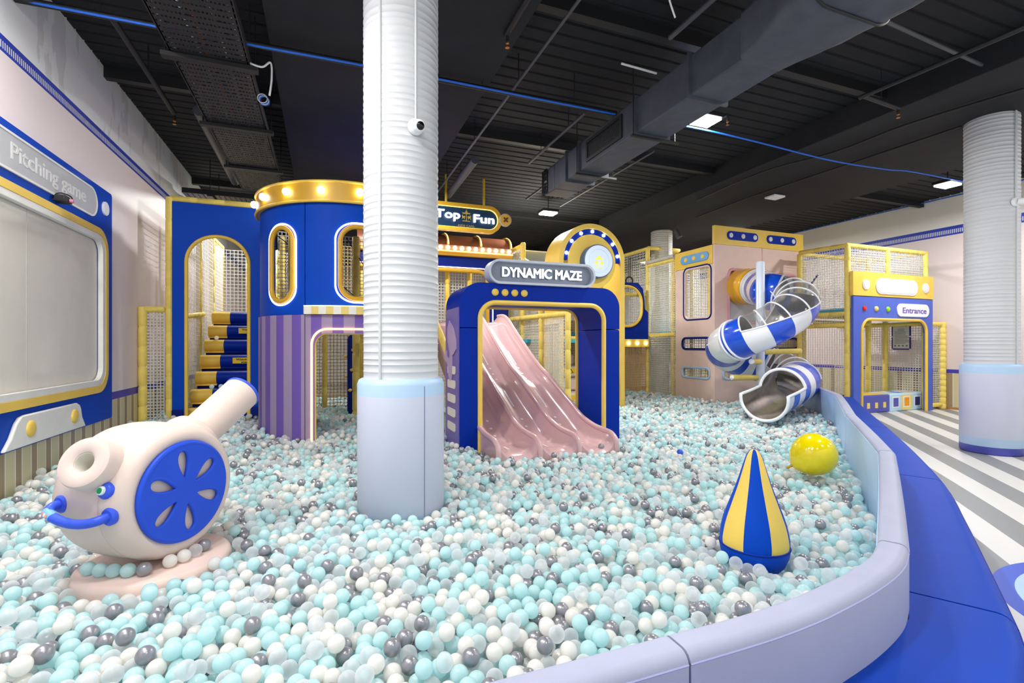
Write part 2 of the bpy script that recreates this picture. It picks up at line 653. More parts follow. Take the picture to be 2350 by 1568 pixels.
def text_mesh(name, s, fr, u, v, height, m, parent, width=None, depth=0.004, bold=0.0, align='LEFT', shear=0.0):
    cu = bpy.data.curves.new(name, 'FONT')
    cu.body = s
    cu.size = 1.0
    cu.extrude = 0.5
    cu.bevel_depth = bold
    cu.bevel_resolution = 1
    cu.resolution_u = 4
    cu.shear = shear
    ob = bpy.data.objects.new(name, cu)
    COL.objects.link(ob)
    dg = bpy.context.evaluated_depsgraph_get()
    me = bpy.data.meshes.new_from_object(ob.evaluated_get(dg))
    bpy.data.objects.remove(ob)
    co = np.empty(len(me.vertices) * 3, dtype=np.float32)
    me.vertices.foreach_get('co', co)
    co = co.reshape(-1, 3)
    x0, x1 = co[:, 0].min(), co[:, 0].max()
    y0, y1 = co[:, 1].min(), co[:, 1].max()
    k = height / 0.729          # cap height of the built-in face
    kx = (width / (x1 - x0)) if width else k
    for vtx in me.vertices:
        c = vtx.co
        uu = (c.x - (x0 if align == 'LEFT' else (x0 + x1) / 2)) * kx
        vtx.co = fr(u + uu, v + c.y * k, -depth if c.z > 0 else 0)
    me.update()
    bm = bmesh.new()
    bm.from_mesh(me)
    bpy.data.meshes.remove(me)
    return finish(name, bm, m, parent, 30)


def dome(name, c, n, r, h, m, parent, seg=20):
    return lathe(name, [(-0.002, r), (h * 0.45, r * 0.97), (h * 0.8, r * 0.75), (h, r * 0.35), (h * 1.03, 0)], c, n, m, parent, seg, 70)


def arc_path(fr, u0, v0, u1, v1, r, d=0.0, n=8):
    """open path up one side of a doorway, over rounded corners and down the other"""
    out = [fr(u0, v0 + (v1 - r - v0) * i / 4, d) for i in range(4)]
    for cu, a0, a1 in ((u0 + r, 180, 90), (u1 - r, 90, 0)):
        for i in range(n + 1):
            t = math.radians(a0 + (a1 - a0) * i / n)
            out.append(fr(cu + r * math.cos(t), v1 - r + r * math.sin(t), d))
        if a0 == 180 and u1 - u0 - 2 * r > 0.05:
            out += [fr(u0 + r + (u1 - u0 - 2 * r) * i / 16, v1, d) for i in range(1, 16)]
    out += [fr(u1, v1 - r - (v1 - r - v0) * i / 4, d) for i in range(1, 5)]
    return out


def loop_path(pts2, fr, d=0.0):
    return [fr(u, v, d) for u, v in pts2]


def smooth_path(P, n=10):
    P = [Vector(p) for p in P]
    Q = [P[0]] + P + [P[-1]]
    out = []
    for i in range(1, len(Q) - 2):
        a, b_, c, d = Q[i - 1:i + 3]
        for k in range(n):
            t = k / n
            out.append(0.5 * ((2 * b_) + (c - a) * t + (2 * a - 5 * b_ + 4 * c - d) * t * t + (3 * b_ - a - 3 * c + d) * t ** 3))
    out.append(P[-1])
    return out


def project(p):
    """photo pixel of a point, for culling what lies outside the frame"""
    x, y, z = p[0], p[1], p[2] - EYE
    d = x * math.sin(TH) + y * math.cos(TH)
    l = x * math.cos(TH) - y * math.sin(TH)
    return 1175 + 1123 * l / d, 792 - 1123 * z / d, d


def sstep(a, b, x):
    t = np.clip((x - a) / (b - a), 0, 1)
    return t * t * (3 - 2 * t)


def pile(x, y):
    """height of the ball surface: level, banked up towards the back left"""
    return 0.235 + 0.15 * sstep(4.6, 8.0, y) * (1 - sstep(-1.6, 0.2, x)) + 0.012 * np.sin(x * 2.1 + 1.3) * np.cos(y * 1.7)

# ================================================================== the setting
XL, XR, YB, ZC = -2.5, 13.2, 20.0, 4.83
tag(box('floor', (XL - 0.1, -3, -0.1), (XR + 0.1, YB + 0.1, 0), floor_mat()), kind='structure')
tag(box('wall_left', (XL - 0.12, -3, 0), (XL, YB, ZC + 0.1), wall_mat('left_wallpaper', (0.76, 0.856), (3.89, 4.03), (236, 238, 240), (238, 225, 225), (0.2468, 5.5, 0.088, 1.0))), kind='structure')
tag(box('wall_right', (XR, -3, 0), (XR + 0.12, YB, ZC + 0.1), wall_mat('right_wallpaper', (0.815, 0.90), (3.93, 4.13), (236, 234, 228), (226, 212, 212), (0.34, 6.4, 0.12, 1.2), 0.0)), kind='structure')
tag(box('wall_back', (XL - 0.12, YB, 0), (XR + 0.12, YB + 0.12, ZC + 0.1), mat('back_wall_paint', (206, 198, 196), 0.6, var=0.03)), kind='structure')
tag(box('baseboard_right', (XR - 0.02, -3, 0), (XR, 9.5, 0.05), mat('wood_skirting', (176, 132, 78), 0.5, var=0.1)), kind='structure')

bm = bmesh.new()
prof = []
y = -3.0
while y < YB:
    prof += [(y, 0.0), (y + 0.155, 0.0), (y + 0.165, 0.022), (y + 0.19, 0.022), (y + 0.2, 0.0)]
    y += 0.2
A = [bm.verts.new((XL - 0.1, a, ZC + b)) for a, b in prof]
B = [bm.verts.new((XR + 0.1, a, ZC + b)) for a, b in prof]
for i in range(len(prof) - 1):
    if abs(prof[i][0] - prof[i + 1][0]) + abs(prof[i][1] - prof[i + 1][1]) > 1e-6:
        bm.faces.new((A[i], A[i + 1], B[i + 1], B[i]))
bmesh.ops.remove_doubles(bm, verts=bm.verts, dist=1e-5)
tag(finish('ceiling', bm, BLACKP, smooth=0), kind='structure')
for i, (a, b) in enumerate(((-0.52, 1.80), (6.92, 10.25))):
    tag(box('ceiling_beam', (a, -3, 4.5), (b, YB, ZC + 0.05), BLACKS, bev=0.01), kind='structure')
for y in (0.6, 4.25, 7.3, 11.5, 15.5):
    for a, b in ((XL, -0.52), (1.80, 6.92), (10.25, XR)):
        tag(box('ceiling_joist', (a, y, 4.7), (b, y + 0.1, ZC + 0.03), BLACKM), kind='structure')

# ------------------------------------------------------------------ round columns, ribbed white above, padded below


def column(x, y, label, seam_deg, top, base_blue, pad=True):
    t = thing('ribbed_column', label, 'column', (x, y, 0))
    R = 0.28
    pr = []
    z = 0.0
    k = 0
    while z < top - 0.01:
        st = 0.052 + 0.012 * math.sin(k * 1.7)
        pr += [(z, R), (z + st * 0.80, R + 0.0006), (z + st * 0.87, R + 0.0036), (z + st * 0.94, R + 0.0036)]
        z += st
        k += 1
    pr.append((top, R))
    lathe('shaft', pr, (x, y, 0), (0, 0, 1), COLUMN, t, 64, 60)
    # flat cover strip running down the shaft
    a = math.radians(seam_deg)
    dx, dy = math.sin(a), -math.cos(a)
    tube('cover_strip', [(x + dx * (R + 0.004), y + dy * (R + 0.004), 0.2), (x + dx * (R + 0.004), y + dy * (R + 0.004), top)], 0.011, COLUMN, t, 8)
    if not pad:
        return t
    h = 1.2
    P = 0.327
    pm = bpy.data.materials.get('column_pad_print')
    if pm is None:
        pm = bpy.data.materials.new('column_pad_print')
        pm.use_nodes = True
        nt = pm.node_tree
        b_ = nt.nodes['Principled BSDF']
        b_.inputs['Roughness'].default_value = 0.42
        g = nt.nodes.new('ShaderNodeNewGeometry')
        sp = nt.nodes.new('ShaderNodeSeparateXYZ')
        nt.links.new(g.outputs['Position'], sp.inputs[0])
        c = node_mix(nt, node_math(nt, 'GREATER_THAN', sp.outputs['Z'], 0.105), lin((78, 82, 176)), lin((178, 206, 232)))
        c = node_mix(nt, node_math(nt, 'GREATER_THAN', sp.outputs['Z'], 0.215), c, lin((200, 205, 222)))
        c = node_mix(nt, node_math(nt, 'GREATER_THAN', sp.outputs['Z'], 1.075), c, lin((178, 208, 236)))
        nt.links.new(c, b_.inputs['Base Color'])
    lathe('wrap_pad', [(0.0, R + 0.002), (0.0, P - 0.02), (0.02, P), (h - 0.045, P), (h - 0.012, P - 0.012), (h, P - 0.035), (h, R + 0.004)], (x, y, 0), (0, 0, 1), pm, t, 64, 50)
    for s in (0.0,):
        a = math.radians(seam_deg + 62)
        dx, dy = math.sin(a), -math.cos(a)
        tube('pad_seam', [(x + dx * P, y + dy * P, 0.01), (x + dx * P, y + dy * P, h - 0.05)], 0.0035, mat('pad_seam_blue_grey', (120, 128, 160), 0.6), t, 6)  # seam in a darker blue-grey than the pad
    return t


COLX, COLY = 0.555, 3.85
column(COLX, COLY, 'white ribbed round column rising out of the ball pit, pale blue padding at its foot', -40, 4.5, False)
column(8.46, 3.88, 'white ribbed round column on the striped floor, blue hem on its padding', -9, 4.5, True)
column(8.5, 10.9, 'far white ribbed column showing above the climbing frame beside the pink tower', 0, 4.5, False, pad=False)


def dome_camera(x, y, z, deg, R, look, label):
    a = math.radians(deg)
    n = Vector((math.sin(a), -math.cos(a), 0))
    c = Vector((x, y, z)) + n * R
    t = thing('security_camera', label, 'security camera', c)
    lathe('base', [(0, 0.058), (0.02, 0.058), (0.032, 0.05)], c, n, WHITE, t, 24)
    d = (n + Vector(look)).normalized()
    c2 = c + n * 0.03
    lathe('camera_ball', [(0.0, 0.044), (0.03, 0.046), (0.055, 0.042), (0.062, 0.034)], c2, d, WHITE, t, 24, 50)
    lathe('lens', [(0.058, 0.03), (0.066, 0.029), (0.074, 0.018), (0.077, 0)], c2, d, mat('black_lens_glass', (8, 8, 10), 0.08), t, 20, 60)
    top = Vector((c.x, c.y, 4.5)) + n * 0.012
    tube('cable', [c + n * 0.012 + Vector((0, 0, 0.05)), c + n * 0.012 + Vector((0, 0, 0.3)), top], 0.0085, mat('grey_cable_duct', (206, 210, 210), 0.5), t, 8)


dome_camera(COLX, COLY, 3.03, 12, 0.285, (0.1, -0.1, -0.35), 'white dome security camera high on the column in the ball pit')
dome_camera(8.46, 3.88, 3.31, -15, 0.285, (0.9, -0.2, -0.2), 'white security camera on the right column, lens turned towards the wall')

# ================================================================== left wall: pitching game board


def pitching_board():
    x = XL + 0.053
    t = thing('pitching_board', 'big blue wall board reading Pitching game with a cream screen', 'game board', (XL, 5.4, 0.56))
    F = frXp(x)
    slab('backing', rrect(2.4, 0.56, 7.395, 3.30, 0.04), [rrect(2.9, 0.97, 7.08, 2.68, 0.17)], F, 0.05, TOWERB, t, bev=0.006)
    scr = slab('screen', rrect(2.85, 0.93, 7.1, 2.72, 0.1), [], frXp(x - 0.035), 0.012, CREAM, t)
    for y in (5.62, 4.2):
        box('panel_seam', (x - 0.036, y - 0.0025, 0.95), (x - 0.0335, y + 0.0025, 2.7), mat('screen_seam', (200, 196, 184), 0.7), scr)
    bm = slab_bm(rrect(2.72, 0.90, 7.21, 2.80, 0.26), [rrect(2.80, 0.98, 7.135, 2.725, 0.2)], frXp(x + 0.03), 0.03)
    finish('gold_rim', bm, YELV, t, bev=0.012)
    bm = slab_bm(rrect(2.80, 0.98, 7.135, 2.725, 0.2), [rrect(2.88, 1.045, 7.06, 2.66, 0.15)], frXp(x + 0.026), 0.05)
    finish('cream_rim', bm, mat('pale_cream_vinyl', (232, 232, 226), 0.45), t, bev=0.014)
    s = slab('title_plate', rrect(3.9, 2.915, 6.93, 3.205, 0.145), [], frXp(x + 0.012), 0.012, LGREY, t, bev=0.003)
    bm = slab_bm(rrect(3.88, 2.895, 6.95, 3.225, 0.165), [rrect(3.9, 2.915, 6.93, 3.205, 0.145)], frXp(x + 0.016), 0.016)
    finish('title_plate_edge', bm, mat('plate_edge_white', (228, 228, 224), 0.5), s)
    text_mesh('lettering', 'Pitching game', frXp(x + 0.0125), 5.285, 3.005, 0.145, TXTPALE, s, width=1.37, depth=0.002, bold=0.012)
    lathe('porthole', [(0, 0.082), (0.016, 0.082), (0.022, 0.076), (0.022, 0)], (x, 7.175, 3.073), (1, 0, 0), WHITE, t, 32)
    pl = [(5.15, 0.575), (6.60, 0.575), (6.52, 0.68), (6.49, 0.78), (6.46, 0.82), (6.40, 0.845), (5.46, 0.845), (5.38, 0.83), (5.33, 0.79), (5.25, 0.67)]
    b = slab('bumper_plate', pl, [], frXp(x + 0.035), 0.035, mat('pale_cream_vinyl', (232, 232, 226), 0.45), t, bev=0.012)
    for y in (5.53, 6.335):
        dome('yellow_button', (x + 0.035, y, 0.714), (1, 0, 0), 0.073, 0.02, YELV, b, 28)
    return t


pitching_board()
t = thing('clip_camera', 'small black clip-on sensor box over the gold rim of the pitching board', 'sensor', (XL + 0.08, 6.05, 2.84))
box('housing', (XL + 0.05, 5.98, 2.85), (XL + 0.15, 6.09, 2.91), BLACKM, t, bev=0.01)
tube('cable_loop', smooth_path([(XL + 0.06, 6.0, 2.91), (XL + 0.10, 6.04, 2.935), (XL + 0.15, 6.1, 2.92), (XL + 0.14, 6.14, 2.87), (XL + 0.08, 6.12, 2.85)], 6), 0.006, INK, t, 6)
lathe('lens_cap', [(0, 0.02), (0.03, 0.02), (0.032, 0)], (XL + 0.15, 6.07, 2.872), (1, 0.2, 0), mat('dusty_pink', (206, 120, 150), 0.5), t, 16)
bm = bmesh.new()
box_bm(bm, (XL + 0.05, 5.96, 2.845), (XL + 0.16, 6.10, 2.852))
finish('bracket', bm, BLACKM, t)

# ================================================================== stair tower (blue, arched opening)
SY = 8.46


def stair_tower():
    t = thing('stair_tower', 'tall blue play tower with an arched opening over padded climbing steps', 'play tower', (-1.5, SY, 0))
    F = frY(SY)
    opening = door(-1.905, 0.02, -1.085, 3.08, 0.40, 12)
    slab('front_panel', [(-2.085, 0.0), (-0.72, 0.0), (-0.72, 3.555), (-2.085, 3.555)], [opening], F, 0.05, TOWERB, t)
    tube('arch_trim', arc_path(F, -1.905, 0.2, -1.085, 3.08, 0.40, -0.005, 12), 0.026, YELPAN, t, 12)
    box('plinth_pad', (-2.085, SY - 0.03, 0.0), (-1.945, SY + 0.05, 0.50), BLUE_DK, t, bev=0.01)
    box('plinth_pad', (-1.05, SY - 0.03, 0.0), (-0.75, SY + 0.05, 0.50), BLUE_DK, t, bev=0.01)
    pad_pole('top_rail', (-2.12, SY + 0.05, 3.60), (-0.7, SY + 0.05, 3.60), YELP, t, 0.05, 0.32)
    pad_pole('top_rail', (-2.12, SY + 0.1, 3.60), (-2.12, 12.4, 3.60), YELP, t, 0.05, 0.32)
    for y in (SY + 0.03, 9.35, 10.3, 11.4, 12.4):
        pad_pole('post', (-2.125, y, 0), (-2.125, y, 3.62), YELP, t, 0.05, 0.33)
    for x in (-1.6, -1.0, -0.4):
        pad_pole('post', (x, 12.4, 0), (x, 12.4, 3.62), YELP, t, 0.05, 0.33)
    pad_pole('rail', (-2.1, 9.35, 1.92), (-2.1, 10.5, 2.02), YELP, t, 0.045, 0.3)
    pad_pole('rail', (-2.1, SY + 0.1, 1.92), (-2.1, 9.35, 1.92), YELP, t, 0.045, 0.3)
    net('net', frXp(-2.1), SY + 0.08, 0.2, 12.4, 3.55, t, 0.075, 0.005)
    net('net', frY(12.36), -2.1, 0.3, 0.4, 3.55, t, 0.075, 0.005)
    zs = [0.75 - 0.264, 0.75, 1.014, 1.278, 1.542, 1.806, 2.07]
    for i, z in enumerate(zs):
        y = 8.59 + 0.312 * i
        r = 0.105
        pf = [(y + 0.42, z - 0.02), (y + 0.42, z - 0.22), (y + 0.05, z - 0.23)]
        for k in range(9):
            a = math.radians(250 - 160 * k / 8)
            pf.append((y + r + r * math.cos(a), z - r + r * math.sin(a)))
        cut = -1.66

        def prism(nm, x0, x1, m_, par):
            bm = bmesh.new()
            a_ = [bm.verts.new((x0, p, q)) for p, q in pf]
            b_ = [bm.verts.new((x1, p, q)) for p, q in pf]
            n_ = len(pf)
            for k in range(n_):
                bm.faces.new((a_[k], a_[(k + 1) % n_], b_[(k + 1) % n_], b_[k]))
            bm.faces.new(list(reversed(a_)))
            bm.faces.new(b_)
            return finish(nm, bm, m_, par, 40)
        st = prism('step', cut, -0.7, BLUE, t)
        prism('step_end', -1.96, cut, YELPAN, st)
        box('riser', (-1.95, y + 0.12, z - 0.32), (-0.7, y + 0.14, z - 0.18), BLUE_DK, st)
        if i % 2 == 1:
            lx = -1.47
            sl = slab('warning_label', [(lx, z - 0.145), (lx + 0.5, z - 0.145), (lx + 0.5, z - 0.045), (lx, z - 0.045)], [], frY(y - 0.004), 0.006, STICKY, st)
            text_mesh('warning_text', 'Watch your', frY(y - 0.0045), lx + 0.05, z - 0.09, 0.032, INK, st, width=0.3, depth=0.002, bold=0.03)
            text_mesh('warning_text', 'step', frY(y - 0.0045), lx + 0.13, z - 0.137, 0.032, INK, st, width=0.12, depth=0.002, bold=0.03)
            slab('warning_triangle', [(lx + 0.38, z - 0.135), (lx + 0.48, z - 0.135), (lx + 0.43, z - 0.06)], [[(lx + 0.397, z - 0.127), (lx + 0.463, z - 0.127), (lx + 0.43, z - 0.076)]], frY(y - 0.0065), 0.002, INK, st)
    return t


stair_tower()
t = thing('net_gate', 'low yellow padded net fence between the wall and the blue stair tower', 'fence', (-2.3, SY, 0))
pad_pole('post', (-2.44, SY, 0), (-2.44, SY, 2.0), YELP, t, 0.055, 0.3)
pad_pole('rail', (-2.44, SY, 1.965), (-2.17, SY, 1.965), YELP, t, 0.045, 0.2)
net('net', frY(SY), -2.39, 0.22, -2.18, 1.93, t, 0.045, 0.005)

# ================================================================== round tower
RC = (0.381, 7.94)
RR = 1.25


def round_tower():
    cx, cy = RC
    t = thing('round_tower', 'round blue play tower on purple striped base, gold crown of lit bulbs', 'play tower', (cx, cy, 0))
    F = frCyl(cx, cy, RR)

    def U(px):
        """arc length on the drum under a photo column"""
        k = (px - 1175) / 1123.0
        d = Vector((math.sin(TH) + k * math.cos(TH), math.cos(TH) - k * math.sin(TH), 0)).normalized()
        c = Vector((cx, cy, 0))
        b_ = d.dot(c)
        s = b_ - math.sqrt(max(0, b_ * b_ - c.length_squared + RR * RR))
        p = d * s - c
        return math.atan2(p.x, -p.y) * RR
    UA, UB = -1.75 * RR, 1.25 * RR
    us = U(701)
    w1, w2 = (U(624), U(672)), (U(781), U(781) + 0.46)
    sh = 0.012
    h1 = rrect(w1[0], 2.02, w1[1], 2.99, 0.2, 10)
    h2 = rrect(w2[0], 2.05, w2[1], 2.99, 0.2, 10)
    for a, b_, h in ((UA, us - sh, [h1]), (us, UB, [h2])):
        slab('drum_panel', [(a, 1.845), (b_, 1.845), (b_, 3.30), (a, 3.30)], h, F, 0.04, TOWERB, t, du=0.05)
    F2 = frCyl(cx, cy, RR + 0.012)
    for h in (h1, h2):
        p = loop_path(h, lambda u, v, d: frCyl(cx, cy, RR)(u, v, d), -0.004)
        f = tube('window_rim', p, 0.032, GOLD, t, 10, closed=True)
        cu = sum(q[0] for q in h) / len(h)
        cv = sum(q[1] for q in h) / len(h)
        p2 = [(cu + (u - cu) * 1.26 + 0, cv + (v - cv) * 1.10) for u, v in h]
        tube('led_ring', loop_path(p2, F, -0.006), 0.011, LEDP, f, 8, closed=True)
    # striped base: separate staves of cloth
    n = 0
    op0, op1 = U(722), U(722) + 1.36
    op = door(op0 - 0.0, 0.0, op1, 1.60, 0.16, 8)
    a = UA
    stripes = []
    sw = 0.128
    edges = [us]
    while edges[0] > UA:
        edges.insert(0, edges[0] - sw)
    k = 0
    panelA = [(UA, 0.0), (us - sh, 0.0), (us - sh, 1.84), (UA, 1.84)]
    out = [(us, 0.0), (op0, 0.0)] + list(reversed(op[2:]))[0:] + [(op1, 0.0), (UB, 0.0), (UB, 1.84), (us, 1.84)]
    sm = bpy.data.materials.new('purple_stripe_cloth')
    sm.use_nodes = True
    nt = sm.node_tree
    b0 = nt.nodes['Principled BSDF']
    b0.inputs['Roughness'].default_value = 0.5
    g = nt.nodes.new('ShaderNodeNewGeometry')
    sp = nt.nodes.new('ShaderNodeSeparateXYZ')
    nt.links.new(g.outputs['Position'], sp.inputs[0])
    an = node_math(nt, 'ARCTAN2', node_math(nt, 'SUBTRACT', sp.outputs['X'], cx), node_math(nt, 'SUBTRACT', cy, sp.outputs['Y']))
    st = node_math(nt, 'LESS_THAN', node_math(nt, 'FLOORED_MODULO', node_math(nt, 'SUBTRACT', node_math(nt, 'MULTIPLY', an, RR), us - 0.05), 0.27), 0.135)
    nt.links.new(node_mix(nt, st, lin((112, 84, 172)), lin((160, 140, 174))), b0.inputs['Base Color'])
    F3 = frCyl(cx, cy, RR + 0.02)
    slab('base_panel', panelA, [], F3, 0.05, sm, t, du=0.05)
    slab('base_panel', out, [], F3, 0.05, sm, t, du=0.05)
    tube('led_arch', arc_path(F3, op0 - 0.035, 0.2, op1 + 0.035, 1.655, 0.2, -0.008, 10), 0.013, LEDW, t, 8)
    tube('opening_trim', arc_path(F3, op0, 0.0, op1, 1.60, 0.16, 0.02, 10), 0.014, YELV, t, 8)
    # awning strip
    am = bpy.data.materials.new('awning_stripe')
    am.use_nodes = True
    nt = am.node_tree
    b0 = nt.nodes['Principled BSDF']
    g = nt.nodes.new('ShaderNodeNewGeometry')
    sp = nt.nodes.new('ShaderNodeSeparateXYZ')
    nt.links.new(g.outputs['Position'], sp.inputs[0])
    an = node_math(nt, 'ARCTAN2', node_math(nt, 'SUBTRACT', sp.outputs['X'], cx), node_math(nt, 'SUBTRACT', cy, sp.outputs['Y']))
    st = node_math(nt, 'LESS_THAN', node_math(nt, 'FLOORED_MODULO', node_math(nt, 'MULTIPLY', an, RR), 0.175), 0.0875)
    nt.links.new(node_mix(nt, st, lin((236, 234, 222)), lin((232, 208, 120))), b0.inputs['Base Color'])
    slab('awning_strip', [(us - 0.02, 1.845), (UB, 1.845), (UB, 1.945), (us - 0.02, 1.945)], [], frCyl(cx, cy, RR + 0.075), 0.075, am, t, du=0.05)
    tube('led_line', [frCyl(cx, cy, RR + 0.03)(us - 0.02 + (UB - us) * i / 20, 1.953, 0) for i in range(21)], 0.007, LEDW, t, 6)
    # crown
    cr = slab('crown', [(UA, 3.29), (UB, 3.29), (UB, 3.55), (UA, 3.55)], [], frCyl(cx, cy, RR + 0.05), 0.05, GOLD, t, du=0.05)
    for z in (3.295, 3.548):
        tube('crown_bead', [frCyl(cx, cy, RR + 0.055)(UA + (UB - UA) * i / 40, z, 0) for i in range(41)], 0.018, YELPAN, cr, 8)
    lathe('ceiling_disc', [(0, RR), (0.02, RR), (0.02, 0)], (cx, cy, 3.53), (0, 0, 1), BLUE_DK, t, 40)
    us_b = [U(604), U(613), U(662), U(738), U(822)]
    step = us_b[3] - us_b[2]
    k = us_b[2]
    bulbs = [us_b[2] + step * i for i in range(-4, 4)]
    for u in bulbs:
        c = frCyl(cx, cy, RR + 0.05)(u, 3.425, 0)
        nrm = (c - Vector((cx, cy, 3.425))).normalized()
        lathe('crown_bulb', [(0, 0.036), (0.008, 0.044), (0.03, 0.05), (0.06, 0.036), (0.072, 0)], c, nrm, BULB, t, 16, 70)
    # inside posts and nets
    for x, y in ((0.62, 8.0), (0.5, 8.75), (-0.5, 8.75), (0.95, 8.9)):
        pad_pole('post', (x, y, 0), (x, y, 3.3), YELP if y > 8.5 else YELPAN, t, 0.06, 0.32)
    net('net', frY(10.2), -0.75, 0.25, 1.6, 3.4, t, 0.065, 0.006, NETY)
    net('net', frY(9.3), -0.75, 1.9, 1.5, 3.4, t, 0.065, 0.006)
    for x in (-0.75, 0.0, 0.7, 1.55):
        pad_pole('post', (x, 10.2, 0), (x, 10.2, 3.5), YELP, t, 0.05, 0.33)
    for x0, x1 in ((-0.8, 0.7), (0.15, -0.2), (0.35, 1.0)):
        tube('black_rope', [(x0, 8.9, 3.3), ((x0 + x1) / 2, 8.6, 2.7), (x1, 8.8, 2.1)], 0.008, INK, t, 6)
    return t


round_tower()
t = thing('spike_roller', 'dark blue padded post with yellow knobs, seen through the lit purple arch', 'roller', (0.5, 9.2, 0))
lathe('core', [(0, 0.07), (1.55, 0.07), (1.6, 0.06), (1.63, 0.03), (1.63, 0)], (0.45, 9.3, 0), (0, 0, 1), BLUE_DK, t, 20)
for i in range(10):
    a = i * 2.2
    d = Vector((math.cos(a), math.sin(a), 0))
    lathe('knob', [(0, 0.03), (0.05, 0.025), (0.07, 0)], Vector((0.45, 9.3, 0.4 + i * 0.12)) + d * 0.068, d, YELPAN, t, 12, 60)
t = thing('rope_swing', 'orange swing seat on a dark rope, hanging behind the lit purple arch', 'swing', (-0.3, 8.9, 0.4))
tube('rope', [(-0.3, 8.9, 3.3), (-0.3, 8.9, 0.75)], 0.01, INK, t, 6)
lathe('hand_grip', [(0, 0.02), (0.01, 0.035), (0.1, 0.035), (0.11, 0.02)], (-0.3, 8.9, 0.72), (0, 0, 1), YELPAN, t, 12)
lathe('seat', [(0, 0), (0.01, 0.09), (0.06, 0.13), (0.1, 0.08), (0.12, 0.02)], (-0.3, 8.9, 0.4), (0.2, 0, 1), ORANGE, t, 16, 60)
tube('strap', smooth_path([(-0.3, 8.9, 0.73), (-0.27, 8.9, 0.62), (-0.32, 8.88, 0.52), (-0.42, 8.86, 0.45)], 6), 0.014, INK, t, 8)

# ================================================================== DYNAMIC MAZE gateway
AY, AD = 5.6, 0.72


def gateway():
    t = thing('maze_gateway', 'blue padded gateway under the DYNAMIC MAZE sign, pink slide running through it', 'gateway', (2.58, AY, 0))
    x0, x1, zt = 1.49, 3.685, 2.20
    o0, o1, ot = 1.735, 3.44, 1.965
    F = frY(AY)
    fr_out = door(x0, 0, x1, zt, 0.26, 10)
    inn = door(o0, 0, o1, ot, 0.2, 10)
    sz = 1.66

    def part(loop):
        return slab_bm(loop, [], F, AD)
    up = [p for p in fr_out[2:]]
    low = [p for p in inn[2:]]
    top = [(x1, sz)] + up + [(x0, sz), (o0, sz)] + list(reversed(low)) + [(o1, sz)]
    top = [p for p in top]
    finish('lintel', part(top), BLUE, t, bev=0.02)
    finish('jamb', part([(x0, 0), (o0, 0), (o0, sz - 0.004), (x0, sz - 0.004)]), BLUE, t, bev=0.02)
    finish('jamb', part([(o1, 0), (x1, 0), (x1, sz - 0.004), (o1, sz - 0.004)]), BLUE, t, bev=0.02)
    tube('front_trim', arc_path(F, o0, 0.1, o1, ot, 0.2, -0.002, 10), 0.03, YELV, t, 12)
    tube('rear_trim', arc_path(frY(AY + AD), o0, 0.1, o1, ot, 0.2, 0.002, 10), 0.03, YELV, t, 12)
    for k in range(4):
        dome('yellow_stud', (1.925 + 0.127 * k, AY, 2.088), (0, -1, 0), 0.044, 0.03, YELV, t, 24)
    # printed side panel facing left
    S = frXm(x0 - 0.012)
    p = slab('side_panel', [(AY + 0.03, 0.0), (AY + AD - 0.03, 0.0), (AY + AD - 0.03, 1.90), (AY + 0.03, 1.90)], [], S, 0.012, VIOLET, t)
    yc = AY + 0.36
    for k in range(5):
        z = 0.44 + 0.175 * k
        slab('cream_bar', rrect(yc - 0.19, z - 0.05, yc + 0.19, z + 0.05, 0.03), [], frXm(x0 - 0.022), 0.011, CREAM, p, bev=0.003)
    leaf = [(yc - 0.30, 1.44), (yc - 0.24, 1.56), (yc - 0.10, 1.68), (yc + 0.08, 1.75), (yc + 0.18, 1.66), (yc + 0.2, 1.5), (yc + 0.02, 1.3),
            (yc - 0.02, 1.1), (yc - 0.01, 1.02), (yc + 0.06, 0.98), (yc + 0.13, 1.02), (yc + 0.15, 1.12), (yc + 0.22, 1.2), (yc + 0.31, 1.25),
            (yc + 0.30, 1.38), (yc + 0.24, 1.36), (yc + 0.16, 1.26), (yc + 0.08, 1.26)]
    leaf = [(a, b) for a, b in leaf]
    blade = [(yc + 0.10, 1.76), (yc - 0.12, 1.66), (yc - 0.24, 1.52), (yc - 0.25, 1.40), (yc - 0.14, 1.34), (yc - 0.06, 1.32),
             (yc - 0.06, 1.1), (yc - 0.02, 1.02), (yc + 0.06, 1.0), (yc + 0.13, 1.05), (yc + 0.15, 1.18), (yc + 0.30, 1.26), (yc + 0.32, 1.38),
             (yc + 0.26, 1.38), (yc + 0.2, 1.3), (yc + 0.1, 1.28), (yc + 0.06, 1.34), (yc + 0.18, 1.5), (yc + 0.19, 1.66)]
    slab('petal_motif', blade, [], frXm(x0 - 0.024), 0.013, LILAC, p, bev=0.004)
    return t


gateway()
t = thing('maze_sign', 'grey pill-shaped sign with lit white letters DYNAMIC MAZE', 'sign', (2.55, AY, 2.2))
yS = AY + 0.02
slab('tray', rrect(1.845, 2.205, 3.275, 2.475, 0.13, 12), [], frY(yS), 0.10, SIGNGREY, t)
finish('rim', slab_bm(rrect(1.83, 2.19, 3.29, 2.49, 0.148, 12), [rrect(1.858, 2.218, 3.262, 2.462, 0.12, 12)], frY(yS - 0.07), 0.19), mat('pale_sign_rim', (196, 202, 214), 0.4), t, bev=0.008)
text_mesh('lettering', 'DYNAMIC MAZE', frY(yS - 0.035), 2.555, 2.285, 0.118, LETTER, t, width=1.09, depth=0.008, bold=0.022, align='C')
text_mesh('letter_backing', 'DYNAMIC MAZE', frY(yS - 0.002), 2.555, 2.285, 0.118, mat('letter_side_grey', (108, 114, 126), 0.4), t, width=1.09, depth=0.030, bold=0.026, align='C')


